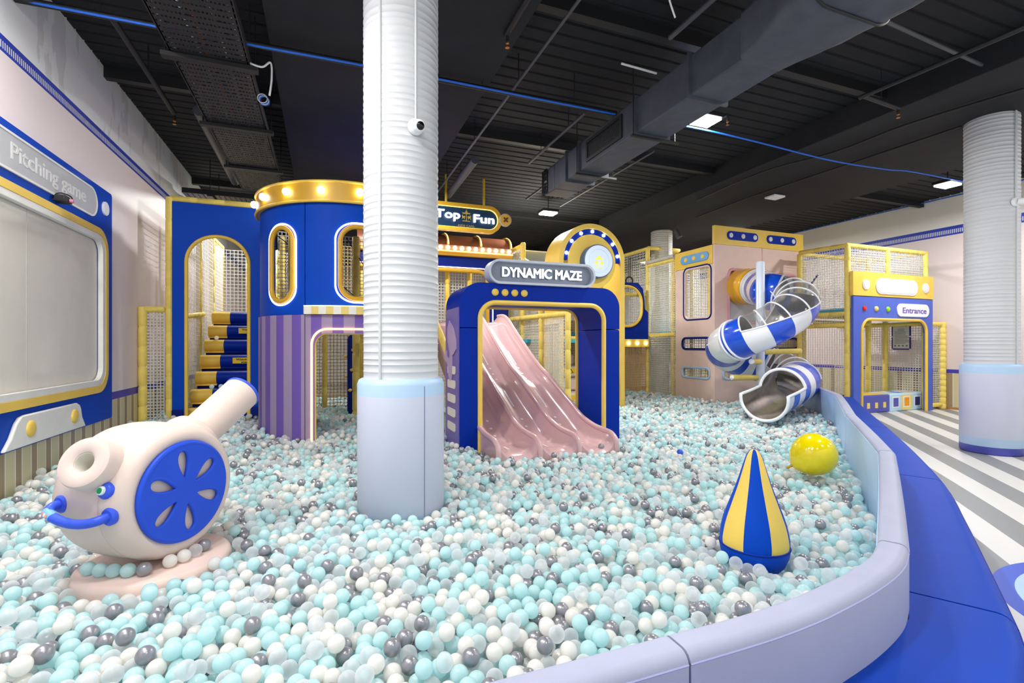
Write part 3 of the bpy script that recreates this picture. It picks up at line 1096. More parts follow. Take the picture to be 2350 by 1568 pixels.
# ================================================================== triple slide
def slide():
    t = thing('triple_slide', 'glossy pink slide of three lanes ending in the ball pit', 'slide', (2.45, 5.0, 0))
    top = [(4.93, 0.36), (5.04, 0.415), (5.25, 0.43), (5.46, 0.45), (5.75, 0.52), (6.06, 0.665), (6.44, 0.835), (6.79, 1.0), (7.12, 1.13), (7.55, 1.355), (8.2, 1.73), (8.55, 1.94), (8.8, 2.02), (9.1, 2.03)]
    xs0, xs1, nl = 1.73, 3.19, 3
    lw = (xs1 - xs0) / nl
    NX = 20
    P = smooth_path([(0, a, b) for a, b in top], 6)
    NXT = nl * NX + 1

    def prof(s):
        """0 at a lane's middle, 1 on the ridge between lanes"""
        e = abs(2 * s - 1)
        return e ** 3.2
    bm = bmesh.new()
    up, dn = [], []
    for i, q in enumerate(P):
        hump = 0.0
        depth = 0.155 + 0.05 * sstep(4.9, 5.6, q.y) - 0.06 * sstep(8.3, 9.0, q.y)
        ru, rd = [], []
        for j in range(NXT):
            s = (j % NX) / NX
            x = xs0 + lw * j / NX
            e = prof(s if j < NXT - 1 else 0)
            zz = q.z - depth * (1 - e)
            yy = q.y
            if q.y < 5.02:      # lip: the trough reaches a little further than the ridges
                yy = q.y - 0.05 * (1 - e)
            ru.append(bm.verts.new((x, yy, zz)))
            rd.append(bm.verts.new((x, yy, zz - 0.035)))
        up.append(ru)
        dn.append(rd)
    for i in range(len(P) - 1):
        for j in range(NXT - 1):
            bm.faces.new((up[i][j], up[i][j + 1], up[i + 1][j + 1], up[i + 1][j]))
            bm.faces.new((dn[i][j], dn[i + 1][j], dn[i + 1][j + 1], dn[i][j + 1]))
        for j in (0, NXT - 1):
            bm.faces.new((up[i][j], up[i + 1][j], dn[i + 1][j], dn[i][j]))
    for i in (0, len(P) - 1):
        for j in range(NXT - 1):
            bm.faces.new((up[i][j], up[i][j + 1], dn[i][j + 1], dn[i][j]))
    finish('chute', bm, SLIDEP, t, 50)
    # front apron hanging from the lip, side walls and rolled ridges
    bm = bmesh.new()
    f = P[0]
    tp, bt = [], []
    for j in range(NXT):
        s = (j % NX) / NX
        e = prof(s if j < NXT - 1 else 0)
        x = xs0 + lw * j / NX
        tp.append(bm.verts.new((x, f.y - 0.05 * (1 - e), f.z - 0.155 * (1 - e) - 0.004)))
        bt.append(bm.verts.new((x, f.y - 0.03, 0.0)))
    for j in range(NXT - 1):
        bm.faces.new((bt[j], bt[j + 1], tp[j + 1], tp[j]))
    finish('front_apron', bm, SLIDEP, t, 50)
    for j in range(nl + 1):
        x = xs0 + lw * j
        path = [(x, q.y + (0.0), q.z - 0.012) for q in P]
        path = [(x, P[0].y - 0.012, 0.05), (x, P[0].y - 0.02, 0.2), (x, P[0].y - 0.012, 0.30)] + path
        tube('rolled_ridge', path, 0.032, SLIDEP, t, 10)
        if j in (0, nl):
            bm = bmesh.new()
            a_ = [bm.verts.new((x, q.y, q.z - 0.01)) for q in P]
            b_ = [bm.verts.new((x, q.y, max(0.0, q.z - 0.33))) for q in P]
            for i in range(len(P) - 1):
                bm.faces.new((a_[i], a_[i + 1], b_[i + 1], b_[i]))
            finish('side_skirt', bm, SLIDEP, t, 40)
    # pale dashes and dots let into each lane
    ys = [q.y for q in P]
    zs = [q.z for q in P]
    for l in range(nl):
        xc = xs0 + lw * (l + 0.5)
        for y0, y1, w in ((5.25, 5.42, 0.03), (6.35, 6.75, 0.022), (7.5, 7.9, 0.02)):
            bm = bmesh.new()
            for k in range(5):
                y = y0 + (y1 - y0) * k / 4
                z = np.interp(y, ys, zs) - 0.205 + 0.004 + (0.045 * (1 - sstep(4.9, 5.6, y)))
                a_ = bm.verts.new((xc - w / 2, y, z))
                b_ = bm.verts.new((xc + w / 2, y, z))
                if k:
                    bm.faces.new((pa, pb, b_, a_))
                pa, pb = a_, b_
            finish('lane_dash', bm, SLIDEW, t, 40)
        for y in (5.75, 5.9, 6.05, 7.1, 7.25, 7.4):
            z = float(np.interp(y, ys, zs)) - 0.205 + 0.005 + 0.05 * float(1 - sstep(4.9, 5.6, y))
            dz = float(np.interp(y + 0.05, ys, zs) - np.interp(y - 0.05, ys, zs)) / 0.1
            n = Vector((0, -dz, 1)).normalized()
            lathe('lane_dot', [(0, 0.02), (0.002, 0.02), (0.002, 0)], (xc, y, z), n, SLIDEW, t, 12)
    return t


slide()

# ================================================================== gold round-headed arch with lit logo
GY = 8.4


def logo_carousel(nm, F, cu, cv, s, m, parent):
    """a small roundabout: pointed roof, scalloped eaves, centre pole, two ponies, base line"""
    bm = bmesh.new()

    def poly(pts):
        slab_bm([(cu + x * s, cv + y * s) for x, y in pts], [], F, 0.006, None, bm)
    poly([(-0.16, 0.62), (0.16, 0.62), (0.05, 0.8), (0.02, 0.98), (-0.02, 0.98), (-0.05, 0.8)])
    poly([(-0.62, 0.56), (-0.5, 0.48), (-0.42, 0.36), (0.42, 0.36), (0.5, 0.48), (0.62, 0.56), (0.3, 0.52), (0.1, 0.6), (-0.1, 0.6), (-0.3, 0.52)])
    poly([(-0.045, -0.5), (0.045, -0.5), (0.045, 0.36), (-0.045, 0.36)])
    poly([(-0.5, -0.6), (0.5, -0.6), (0.5, -0.5), (-0.5, -0.5)])
    for g in (-1, 1):
        pts = [(0.15, 0.02), (0.26, 0.14), (0.36, 0.06), (0.46, 0.1), (0.5, 0.2), (0.56, 0.18), (0.62, 0.02), (0.55, -0.02), (0.54, -0.12), (0.6, -0.3), (0.55, -0.32), (0.47, -0.18),
               (0.34, -0.17), (0.28, -0.32), (0.22, -0.32), (0.24, -0.14), (0.16, -0.08)]
        poly([(g * x, y) for x, y in (pts if g > 0 else pts[::-1])])
        poly([(g * 0.5 - 0.012, 0.16), (g * 0.5 + 0.012, 0.16), (g * 0.5 + 0.012, 0.38), (g * 0.5 - 0.012, 0.38)])
    return finish(nm, bm, m, parent, 30)


def gold_arch():
    t = thing('logo_arch', 'gold round-headed arch with a blue band of bulbs around a lit carousel logo', 'arch', (4.92, GY, 0))
    cu, cv, R = 4.916, 3.095, 0.737
    F = frY(GY)
    outer = [(4.916 - R, 0), (4.916 - R + 0.13, 0)]
    n = 28
    ring_o = [(cu + R * math.cos(PI * i / n), cv + R * math.sin(PI * i / n)) for i in range(n + 1)]
    ri = R - 0.10
    ring_i = [(cu + ri * math.cos(PI * i / n), cv + ri * math.sin(PI * i / n)) for i in range(n + 1)]
    loop = [(cu + ri, 0), (cu + R, 0)] + ring_o + [(cu - R, 0), (cu - ri, 0)] + list(reversed(ring_i))
    finish('arch_frame', slab_bm(loop, [], F, 0.66), YELV, t, bev=0.015)
    rb = 0.535
    band = ring_i + [(cu + rb * math.cos(PI * i / n), cv + rb * math.sin(PI * i / n)) for i in range(n, -1, -1)]
    b = finish('bulb_band', slab_bm(band, [], frY(GY + 0.025), 0.08), BLUE, t)
    for i in range(7):
        a = math.radians(13 + 154 * i / 6)
        rr = (ri + rb) / 2
        lathe('band_bulb', [(0, 0.032), (0.015, 0.034), (0.03, 0.024), (0.038, 0)], (cu + rr * math.cos(a), GY + 0.025, cv + rr * math.sin(a)), (0, -1, 0), BULB, b, 14, 70)
    slab('disc', circ(cu - 0.01, cv - 0.01, 0.535, 48), [], frY(GY + 0.01), 0.12, YELV, t, bev=0.015)
    lc = (cu + 0.04, cv - 0.02)
    lathe('lightbox', [(0, 0.325), (0.16, 0.325), (0.165, 0.315), (0.165, 0)], (lc[0], GY + 0.01, lc[1]), (0, -1, 0), mat('slate_blue_casing', (60, 92, 130), 0.4), t, 48)
    lathe('logo_face', [(0.155, 0.305), (0.175, 0.305), (0.178, 0.295), (0.178, 0)], (lc[0], GY + 0.01, lc[1]), (0, -1, 0), LOGOE, t, 48)
    logo_carousel('carousel_logo', frY(GY - 0.1695), lc[0], lc[1] - 0.03, 0.17, LOGOY, t)
    tube('casing_ring', loop_path(circ(lc[0], lc[1], 0.225, 48), frY(GY - 0.1685)), 0.004, mat('faint_ring', (214, 222, 232), 0.4), t, 6, closed=True)
    return t


gold_arch()


# pink padded steps inside the gold arch
def pink_steps():
    t = thing('pink_steps', 'pale pink padded steps with yellow warning labels, under the gold arch', 'steps', (5.0, 9.6, 0))
    for i in range(6):
        y = 9.35 + 0.36 * i
        z = 0.42 + 0.27 * i
        b = box('step', (4.25, y, z - 0.25), (5.6, y + 0.5, z), SOFTPINK, t, bev=0.05)
        if i % 2 == 0:
            l = slab('warning_label', [(4.95, z - 0.17), (5.42, z - 0.17), (5.42, z - 0.05), (4.95, z - 0.05)], [], frY(y - 0.004), 0.006, STICKY, b)
            slab('warning_triangle', [(5.24, z - 0.16), (5.38, z - 0.16), (5.31, z - 0.06)], [[(5.265, z - 0.15), (5.355, z - 0.15), (5.31, z - 0.082)]], frY(y - 0.007), 0.003, INK, b)
    for x in (4.2, 5.66):
        for y in (9.3, 10.4, 11.5):
            pad_pole('post', (x, y, 0), (x, y, 3.0), YELP, t, 0.05, 0.33)
    net('net', frXm(4.2), 9.3, 0.3, 11.5, 3.0, t, 0.06, 0.005)
    pad_pole('rail', (5.66, 9.3, 3.0), (5.66, 11.5, 3.0), YELP, t, 0.05, 0.33)
    box('grey_panel', (4.21, 9.0, 1.25), (4.5, 9.02, 2.1), LGREY, t)
    return t


pink_steps()

# ================================================================== tram-like stage behind the slide, and the frame beside it
TY = 10.2


def tram_stage():
    t = thing('tram_stage', 'blue and gold stage front with brown barrel roof, lit ribs and a row of bulbs', 'play stage', (2.4, TY, 0))
    x0, x1 = 0.6, 3.86
    pr = [(TY - 0.12, 3.555)] + [(TY - 0.12 + 0.55 - 0.55 * math.cos(math.radians(a)), 3.57 + 0.29 * math.sin(math.radians(a))) for a in range(0, 91, 10)]
    bm = bmesh.new()
    a_ = [bm.verts.new((x0, y, z)) for y, z in pr]
    b_ = [bm.verts.new((x1, y, z)) for y, z in pr]
    for i in range(len(pr) - 1):
        bm.faces.new((a_[i], b_[i], b_[i + 1], a_[i + 1]))
    finish('barrel_roof', bm, BROWN, t, 50, recalc=False)
    for x in (1.62, 2.42, 3.14, 3.83):
        p = [Vector((x, y - 0.012, z + 0.008)) for y, z in pr]
        r = tube('roof_rib', p, 0.028, YELPAN, t, 8)
        tube('rib_led', [q + Vector((0, -0.026, 0.012)) for q in p], 0.011, LEDW, r, 6)
    box('bulb_rail', (x0, TY - 0.14, 3.43), (x1, TY - 0.02, 3.555), mat('warm_brown_board', (170, 120, 80), 0.5), t)
    for i in range(20):
        x = 3.78 - 0.152 * i
        lathe('rail_bulb', [(0, 0.038), (0.02, 0.042), (0.04, 0.03), (0.048, 0)], (x, TY - 0.14, 3.495), (0, -1, 0), BULB, t, 12, 70)
    tube('led_line', [(x0, TY - 0.17, 3.425), (x1, TY - 0.17, 3.425)], 0.012, LEDW, t, 6)
    box('gold_beam', (x0, TY - 0.16, 3.33), (x1, TY, 3.42), GOLD, t, bev=0.012)
    slab('fascia', [(x0, 3.09), (x1, 3.09), (x1, 3.34), (x0, 3.34)], [], frY(TY - 0.09), 0.06, BLUE_DK, t)
    tube('fascia_led', [(x0, TY - 0.1, 3.095), (3.2, TY - 0.1, 3.095), (3.35, TY - 0.1, 3.06), (3.42, TY - 0.1, 2.98), (3.42, TY - 0.1, 0.5)], 0.010, LEDP, t, 6)
    tube('opening_trim', [(x0, TY - 0.09, 3.03), (3.1, TY - 0.09, 3.03), (3.22, TY - 0.09, 3.0), (3.3, TY - 0.09, 2.9), (3.3, TY - 0.09, 0.3)], 0.045, GOLD, t, 10)
    slab('side_panel', [(3.33, 0), (3.8, 0), (3.8, 3.1), (3.33, 3.1)], [], frY(TY - 0.06), 0.06, BLUE_DK, t)
    for x in (1.2, 2.46, 2.95):
        pad_pole('post', (x, TY + 0.1, 0), (x, TY + 0.1, 3.1), YELPAN, t, 0.05, 0.33)
    pad_pole('rail', (x0, TY + 0.1, 1.55), (x1 - 0.5, TY + 0.1, 1.55), YELPAN, t, 0.05, 0.3)
    box('deck', (x0, TY + 0.1, 1.5), (x1, TY + 2.2, 1.58), TEAL, t)
    net('net', frY(TY + 0.16), x0, 1.6, 3.3, 3.05, t, 0.065, 0.006)
    net('net', frY(TY + 0.16), x0, 0.25, 3.3, 1.5, t, 0.065, 0.006)
    return t


tram_stage()

t = thing('play_deck', 'yellow padded frame with white sheet roof and netting behind the pink slide', 'play frame', (4.8, 10.3, 0))
for x, y, z in ((4.0, 9.78, 3.66), (4.0, 12.0, 3.62), (5.75, 9.78, 3.62), (5.75, 12.0, 3.62), (4.02, 10.6, 3.5)):
    pad_pole('post', (x, y, 0), (x, y, z), YELP, t, 0.055, 0.33)
for a, b in (((4.0, 9.78, 3.6), (4.0, 12.2, 3.6)), ((4.0, 12.0, 3.62), (5.75, 12.0, 3.62)), ((5.75, 9.78, 3.6), (5.75, 12.0, 3.6)), ((4.0, 9.78, 3.3), (4.55, 9.2, 2.75)), ((4.0, 9.8, 3.15), (5.75, 9.8, 3.15)), ((3.98, 7.65, 2.0), (3.86, 10.2, 2.02)), ((4.0, 9.8, 1.6), (5.75, 9.8, 1.6))):
    pad_pole('rail', a, b, YELP, t, 0.05, 0.3)
box('sheet_roof', (4.0, 9.85, 3.50), (5.75, 12.0, 3.52), ROOFSHEET, t)
net('net', frXm(4.0), 9.8, 1.6, 12.0, 3.55, t, 0.06, 0.005)
net('net', frXm(3.98), 7.65, 0.25, 9.7, 1.96, t, 0.055, 0.005)
pad_pole('post', (3.98, 7.65, 0), (3.98, 7.65, 2.05), YELP, t, 0.05, 0.33)
pad_pole('post', (3.95, 8.7, 0), (3.95, 8.7, 2.05), YELP, t, 0.05, 0.33)
box('deck', (3.9, 9.3, 1.5), (5.7, 12.0, 1.57), TEAL, t)

# side netting of the slide on its left
t = thing('slide_side_net', 'sloping yellow pipe and white netting between the pit column and the gateway', 'net', (1.45, 8.0, 0))
pad_pole('brace_pipe', (1.02, 8.6, 2.95), (1.56, 8.05, 2.2), YELP, t, 0.055, 0.3)
pad_pole('brace_pipe', (1.56, 8.05, 2.2), (1.62, 6.5, 1.2), YELP, t, 0.05, 0.3)
pad_pole('rail', (0.9, 8.35, 1.72), (1.6, 8.35, 1.72), YELP, t, 0.045, 0.3)
pad_pole('post', (1.62, 8.35, 0), (1.62, 8.35, 2.25), YELP, t, 0.05, 0.33)
net('net', frY(8.4), 0.95, 0.25, 1.62, 1.7, t, 0.04, 0.004)
net('net', frY(8.7), 0.95, 1.75, 1.9, 3.0, t, 0.04, 0.004)
box('deck_edge', (0.9, 8.33, 1.62), (1.6, 8.37, 1.66), TEAL, t)

# ================================================================== hanging TOP FUN sign
HY = 9.5
t = thing('hanging_sign', 'navy and gold hanging sign with lit words Top Fun and a gold carousel', 'sign', (2.4, HY, 3.76))
u0, u1, v0, v1 = 1.20, 3.37, 3.745, 4.255
slab('board', rrect(u0, v0, u1, v1, 0.24, 12), [], frY(HY), 0.06, DEEPNAVY, t)
finish('gold_frame', slab_bm(rrect(u0 - 0.02, v0 - 0.02, u1 + 0.02, v1 + 0.02, 0.26, 12), [rrect(u0 + 0.05, v0 + 0.05, u1 - 0.05, v1 - 0.05, 0.2, 12)], frY(HY - 0.05), 0.14), GOLD, t, bev=0.008)
tube('frame_led', loop_path(rrect(u0 + 0.055, v0 + 0.055, u1 - 0.055, v1 - 0.055, 0.195, 12), frY(HY - 0.012)), 0.006, mat('yellow_led_line', (255, 240, 120), 0.3, var=0, emit=2.0), t, 6, closed=True)
text_mesh('lettering', 'Top', frY(HY - 0.012), 2.02, 3.965, 0.165, LETTER, t, width=0.50, depth=0.03, bold=0.015)
text_mesh('lettering', 'Fun', frY(HY - 0.012), 2.80, 3.925, 0.165, LETTER, t, width=0.44, depth=0.03, bold=0.015)
logo_carousel('carousel_logo', frY(HY - 0.012), 2.655, 4.02, 0.155, LOGOG, t)
text_mesh('small_lettering', '-KIDS CAFE-', frY(HY - 0.004), 2.65, 3.82, 0.042, mat('lettering_dull_gold', (170, 150, 96), 0.5, var=0), t, width=0.37, depth=0.004, align='C')
for x in (2.245, 3.03):
    tube('hanger_rod', [(x, HY + 0.02, 4.255), (x, HY + 0.02, 4.83)], 0.024, mat('yellow_rod', (226, 190, 40), 0.4), t, 10)
c = (3.46, HY - 0.05, 4.01)
b = lathe('badge', [(0, 0.13), (0.05, 0.13), (0.055, 0.12), (0.055, 0)], c, (0, -1, 0), mat('badge_silver_edge', (176, 172, 160), 0.4), t, 32)
lathe('badge_face', [(0.05, 0.112), (0.06, 0.112), (0.06, 0)], c, (0, -1, 0), GOLD, b, 32)
for a in (45, -45):
    d = Vector((math.cos(math.radians(a)), 0, math.sin(math.radians(a))))
    tube('badge_cross', [Vector(c) + Vector((0, -0.062, 0)) - d * 0.06, Vector(c) + Vector((0, -0.062, 0)) + d * 0.06], 0.016, mat('badge_brown', (84, 58, 30), 0.5), b, 8)


def xat(px, y):
    k = (px - 1175) / 1123.0
    return y * (math.sin(TH) + k * math.cos(TH)) / (math.cos(TH) - k * math.sin(TH))


def zat(py, x, y):
    return EYE + (792 - py) / 1123.0 * (x * math.sin(TH) + y * math.cos(TH))


# ================================================================== pink tower
PX, PY = 7.9, 8.34


def rim_of(name, h, fr, m, parent, r=0.022, d=0.0):
    return tube(name, loop_path(h, fr, d), r, m, parent, 8, closed=True)


def pink_tower():
    t = thing('pink_tower', 'tall pale pink play tower with yellow crown panels, spiral tube slide in front', 'play tower', (PX, PY, 0))
    L, F = frXm(PX), frY(PY)
    XE = 10.53
    win = rrect(8.49, 2.08, 9.27, 3.19, 0.11)
    s1 = rrect(8.48, 1.355, 9.36, 1.61, 0.1)
    s2 = rrect(8.48, 0.70, 9.37, 0.935, 0.1)
    slab('side_panel', [(PY + 0.05, 0), (9.60, 0), (9.60, 3.225), (PY + 0.05, 3.225)], [win, s1, s2], L, 0.05, PINKV, t, bev=0.006)
    rim_of('window_rim', rrect(8.44, 2.03, 9.32, 3.24, 0.14), L, BLUE_DK, t, 0.018)
    rim_of('slot_rim', s1, L, BLUE_DK, t, 0.026)
    rim_of('slot_rim', s2, L, ICE, t, 0.026)
    c = slab('side_crown', [(PY + 0.05, 3.23), (9.62, 3.23), (9.62, 3.64), (PY + 0.05, 3.64)], [], frXm(PX - 0.012), 0.07, YELPAN, t, bev=0.006)
    pl = slab('light_strip', rrect(8.50, 3.33, 9.40, 3.53, 0.1), [], frXm(PX - 0.028), 0.016, mat('sky_blue_vinyl', (104, 168, 224), 0.42), c, bev=0.003)
    for y in (8.68, 8.95, 9.22):
        dome('round_light', (PX - 0.028, y, 3.43), (-1, 0, 0), 0.055, 0.012, YELPAN, pl)
    seam = xat(1749, PY)
    hl = rrect(xat(1672, PY), 1.95, seam - 0.02, 3.115, 0.12)
    hl2 = rrect(xat(1776, PY), 1.95, XE - 0.18, 3.07, 0.12)
    f1 = rrect(xat(1659, PY), 0.70, xat(1734, PY), 0.955, 0.1)
    f2 = rrect(xat(1762, PY), 1.36, xat(1831, PY), 1.60, 0.1)
    slab('front_panel', [(PX, 0), (seam - 0.008, 0), (seam - 0.008, 3.645), (PX, 3.645)], [hl, f1], F, 0.05, PINKV, t, bev=0.006)
    slab('front_panel', [(seam + 0.008, 0), (XE, 0), (XE, 3.645), (seam + 0.008, 3.645)], [hl2, f2], F, 0.05, PINKV, t, bev=0.006)
    slab('end_panel', [(PY, 0), (9.6, 0), (9.6, 3.645), (PY, 3.645)], [], frXp(XE), 0.05, PINKV, t)
    rim_of('slot_rim', f1, F, ICE, t, 0.026)
    rim_of('slot_rim', f2, F, BLUE_DK, t, 0.026)
    pk = vinyl('rose_pink_vinyl', (226, 166, 178))
    rim_of('opening_rim', hl, F, pk, t, 0.035)
    rim_of('opening_rim', hl2, F, pk, t, 0.035)
    slab('opening_back', [(xat(1672, PY) - 0.03, 1.9), (seam - 0.01, 1.9), (seam - 0.01, 3.16), (xat(1672, PY) - 0.03, 3.16)], [], frY(PY + 0.055), 0.02, LGREY, t)
    slab('opening_back', [(xat(1776, PY) - 0.03, 1.9), (XE - 0.15, 1.9), (XE - 0.15, 3.11), (xat(1776, PY) - 0.03, 3.11)], [], frY(PY + 0.055), 0.02, LGREY, t)
    c = slab('front_crown', [(PX - 0.02, 3.645), (XE + 0.02, 3.645), (XE + 0.02, 4.05), (PX - 0.02, 4.05)], [], frY(PY - 0.015), 0.07, YELPAN, t, bev=0.006)
    for a, b in ((xat(1667, PY), xat(1737.5, PY)), (xat(1758, PY), xat(1825, PY))):
        pl = slab('light_strip', rrect(a, 3.765, b, 3.955, 0.095), [], frY(PY - 0.031), 0.016, BLUE, c, bev=0.003)
        for k in range(3):
            x = a + 0.10 + (b - a - 0.20) * k / 2
            d = lathe('round_light', [(0, 0.052), (0.012, 0.052), (0.016, 0.046), (0.016, 0)], (x, PY - 0.031, 3.86), (0, -1, 0), WHITE, pl, 20)
            lathe('light_centre', [(0.0, 0.037), (0.019, 0.037), (0.019, 0)], (x, PY - 0.031, 3.86), (0, -1, 0), CREAM, d, 16)
    # structure behind the windows
    for x, y in ((PX + 0.12, 8.6), (PX + 0.12, 9.5), (9.2, 8.62), (10.4, 8.6), (9.2, 9.5), (10.4, 9.5), (8.5, 10.2), (8.9, 10.2), (9.6, 10.2)):
        pad_pole('post', (x, y, 0), (x, y, 3.6), YELP, t, 0.05, 0.33)
    net('net', frXm(PX + 0.09), 8.45, 2.0, 9.55, 3.25, t, 0.055, 0.005)
    net('net', frXm(PX + 0.09), 8.45, 0.6, 9.55, 1.7, t, 0.055, 0.005)
    net('net', frY(PY + 0.12), PX + 0.1, 0.6, XE - 0.1, 1.7, t, 0.055, 0.005)
    net('net', frY(9.8), PX + 0.1, 0.3, XE, 3.4, t, 0.07, 0.005)
    box('deck', (PX + 0.1, 8.5, 1.70), (XE - 0.1, 9.7, 1.78), TEAL, t)
    return t


pink_tower()


# ================================================================== climbing frame left of the pink tower
def maze_frame():
    t = thing('climbing_cage', 'yellow padded climbing frame with netting between the gold arch and the pink tower', 'play frame', (PX, 10.7, 0))
    for x, y, z in ((7.92, 10.72, 4.02), (7.92, 12.4, 4.0), (8.9, 10.72, 3.9), (6.2, 10.9, 3.7), (7.2, 12.0, 3.9), (6.4, 13.2, 3.9), (9.4, 11.8, 3.9), (7.95, 9.75, 3.5), (8.4, 11.2, 3.5)):
        pad_pole('post', (x, y, 0), (x, y, z), YELP, t, 0.055, 0.33)
    for a, b in (((7.92, 10.72, 3.98), (7.92, 13.4, 3.98)), ((7.92, 10.72, 4.0), (8.95, 10.72, 4.0)), ((6.2, 12.0, 3.85), (7.92, 12.0, 3.85)), ((7.92, 9.65, 1.70), (7.92, 10.72, 1.70)),
                 ((6.0, 10.8, 2.76), (7.9, 10.75, 2.76)), ((6.2, 12.0, 2.76), (7.92, 12.0, 2.76)), ((7.92, 9.65, 3.52), (7.92, 10.72, 3.52)), ((6.0, 10.85, 1.68), (7.9, 10.85, 1.68)), ((8.9, 10.72, 3.98), (8.9, 12.5, 3.98))):
        pad_pole('rail', a, b, YELP, t, 0.05, 0.3)
    tube('net_roll', [(7.88, 9.62, 3.60), (7.88, 10.7, 3.60)], 0.05, mat('rolled_net', (196, 192, 182), 0.8, var=0.5, scale=60, bump=1, bscale=120), t, 10)
    net('net', frXm(7.90), 9.62, 0.2, 10.68, 3.55, t, 0.055, 0.005)
    net('net', frY(12.0), 5.9, 0.2, 7.92, 3.8, t, 0.07, 0.006)
    net('net', frXm(7.92), 10.75, 1.75, 12.4, 3.95, t, 0.07, 0.006)
    net('net', frY(10.95), 5.9, 0.2, 7.88, 1.62, t, 0.05, 0.006, NETY)
    net('net', frY(11.6), 7.95, 0.3, 10.4, 3.8, t, 0.07, 0.005)
    box('net_shade_backdrop', (4.6, 13.3, 0), (10.5, 13.38, 2.2), mat('tan_net_shade', (176, 140, 100), 0.6, var=0.12, scale=3), t)  # added tan sheet standing in for dense netting and shadows
    box('deck', (6.0, 10.9, 1.70), (8.9, 12.5, 1.78), TEAL, t)
    box('deck', (7.97, 9.65, 1.72), (8.9, 10.7, 1.79), TEAL, t)
    return t


maze_frame()
t = thing('oval_window_bay', 'blue bay panel with an oval yellow-rimmed window and a curved row of bulbs', 'play panel', (7.2, 10.6, 1.5))
ov = rrect(6.75, 1.93, 7.66, 2.95, 0.42, 12)
yy = 10.62
out = [(6.1, 1.58), (7.86, 1.58), (7.86, 2.3), (7.76, 2.38), (7.74, 2.64), (7.7, 2.9), (7.55, 3.05), (6.9, 3.05), (6.1, 3.05)]
slab('panel', out, [rrect(6.72, 1.90, 7.69, 2.98, 0.45, 12)], frY(yy), 0.05, BLUE, t)
tube('window_rim', loop_path(ov, frY(yy)), 0.035, YELPAN, t, 10, closed=True)
tube('rim_outer_line', loop_path(rrect(6.70, 1.88, 7.71, 3.0, 0.46, 12), frY(yy - 0.01)), 0.016, BLUE_DK, t, 8, closed=True)  # dark blue outer ring round the yellow rim
b = slab('bulb_ledge', [(6.1, 1.40), (7.86, 1.40), (7.86, 1.60), (6.1, 1.60)], [], frY(yy - 0.06), 0.11, YELPAN, t, bev=0.02)
for i in range(7):
    lathe('ledge_bulb', [(0, 0.035), (0.02, 0.04), (0.04, 0.028), (0.046, 0)], (7.74 - 0.26 * i, yy - 0.06, 1.50), (0, -1, 0), BULB, b, 12, 70)
t = thing('gym_rings', 'black trapeze rings hanging on straps inside the climbing frame', 'rings', (7.3, 11.4, 2.9))
for x, y, z in ((7.33, 11.35, 3.2), (7.47, 11.35, 3.1), (7.78, 11.35, 3.2)):
    bm = bmesh.new()
    tube_bm(bm, loop_path(circ(x, z, 0.11, 24), frY(y)), 0.018, 8, closed=True)
    r = finish('ring', bm, INK, t)
    for dx in (-0.03, 0.03):
        tube('strap', [(x + dx, y, z + 0.11), (x + dx, y, 3.85)], 0.014, mat('grey_strap', (96, 92, 84), 0.7), r, 6)


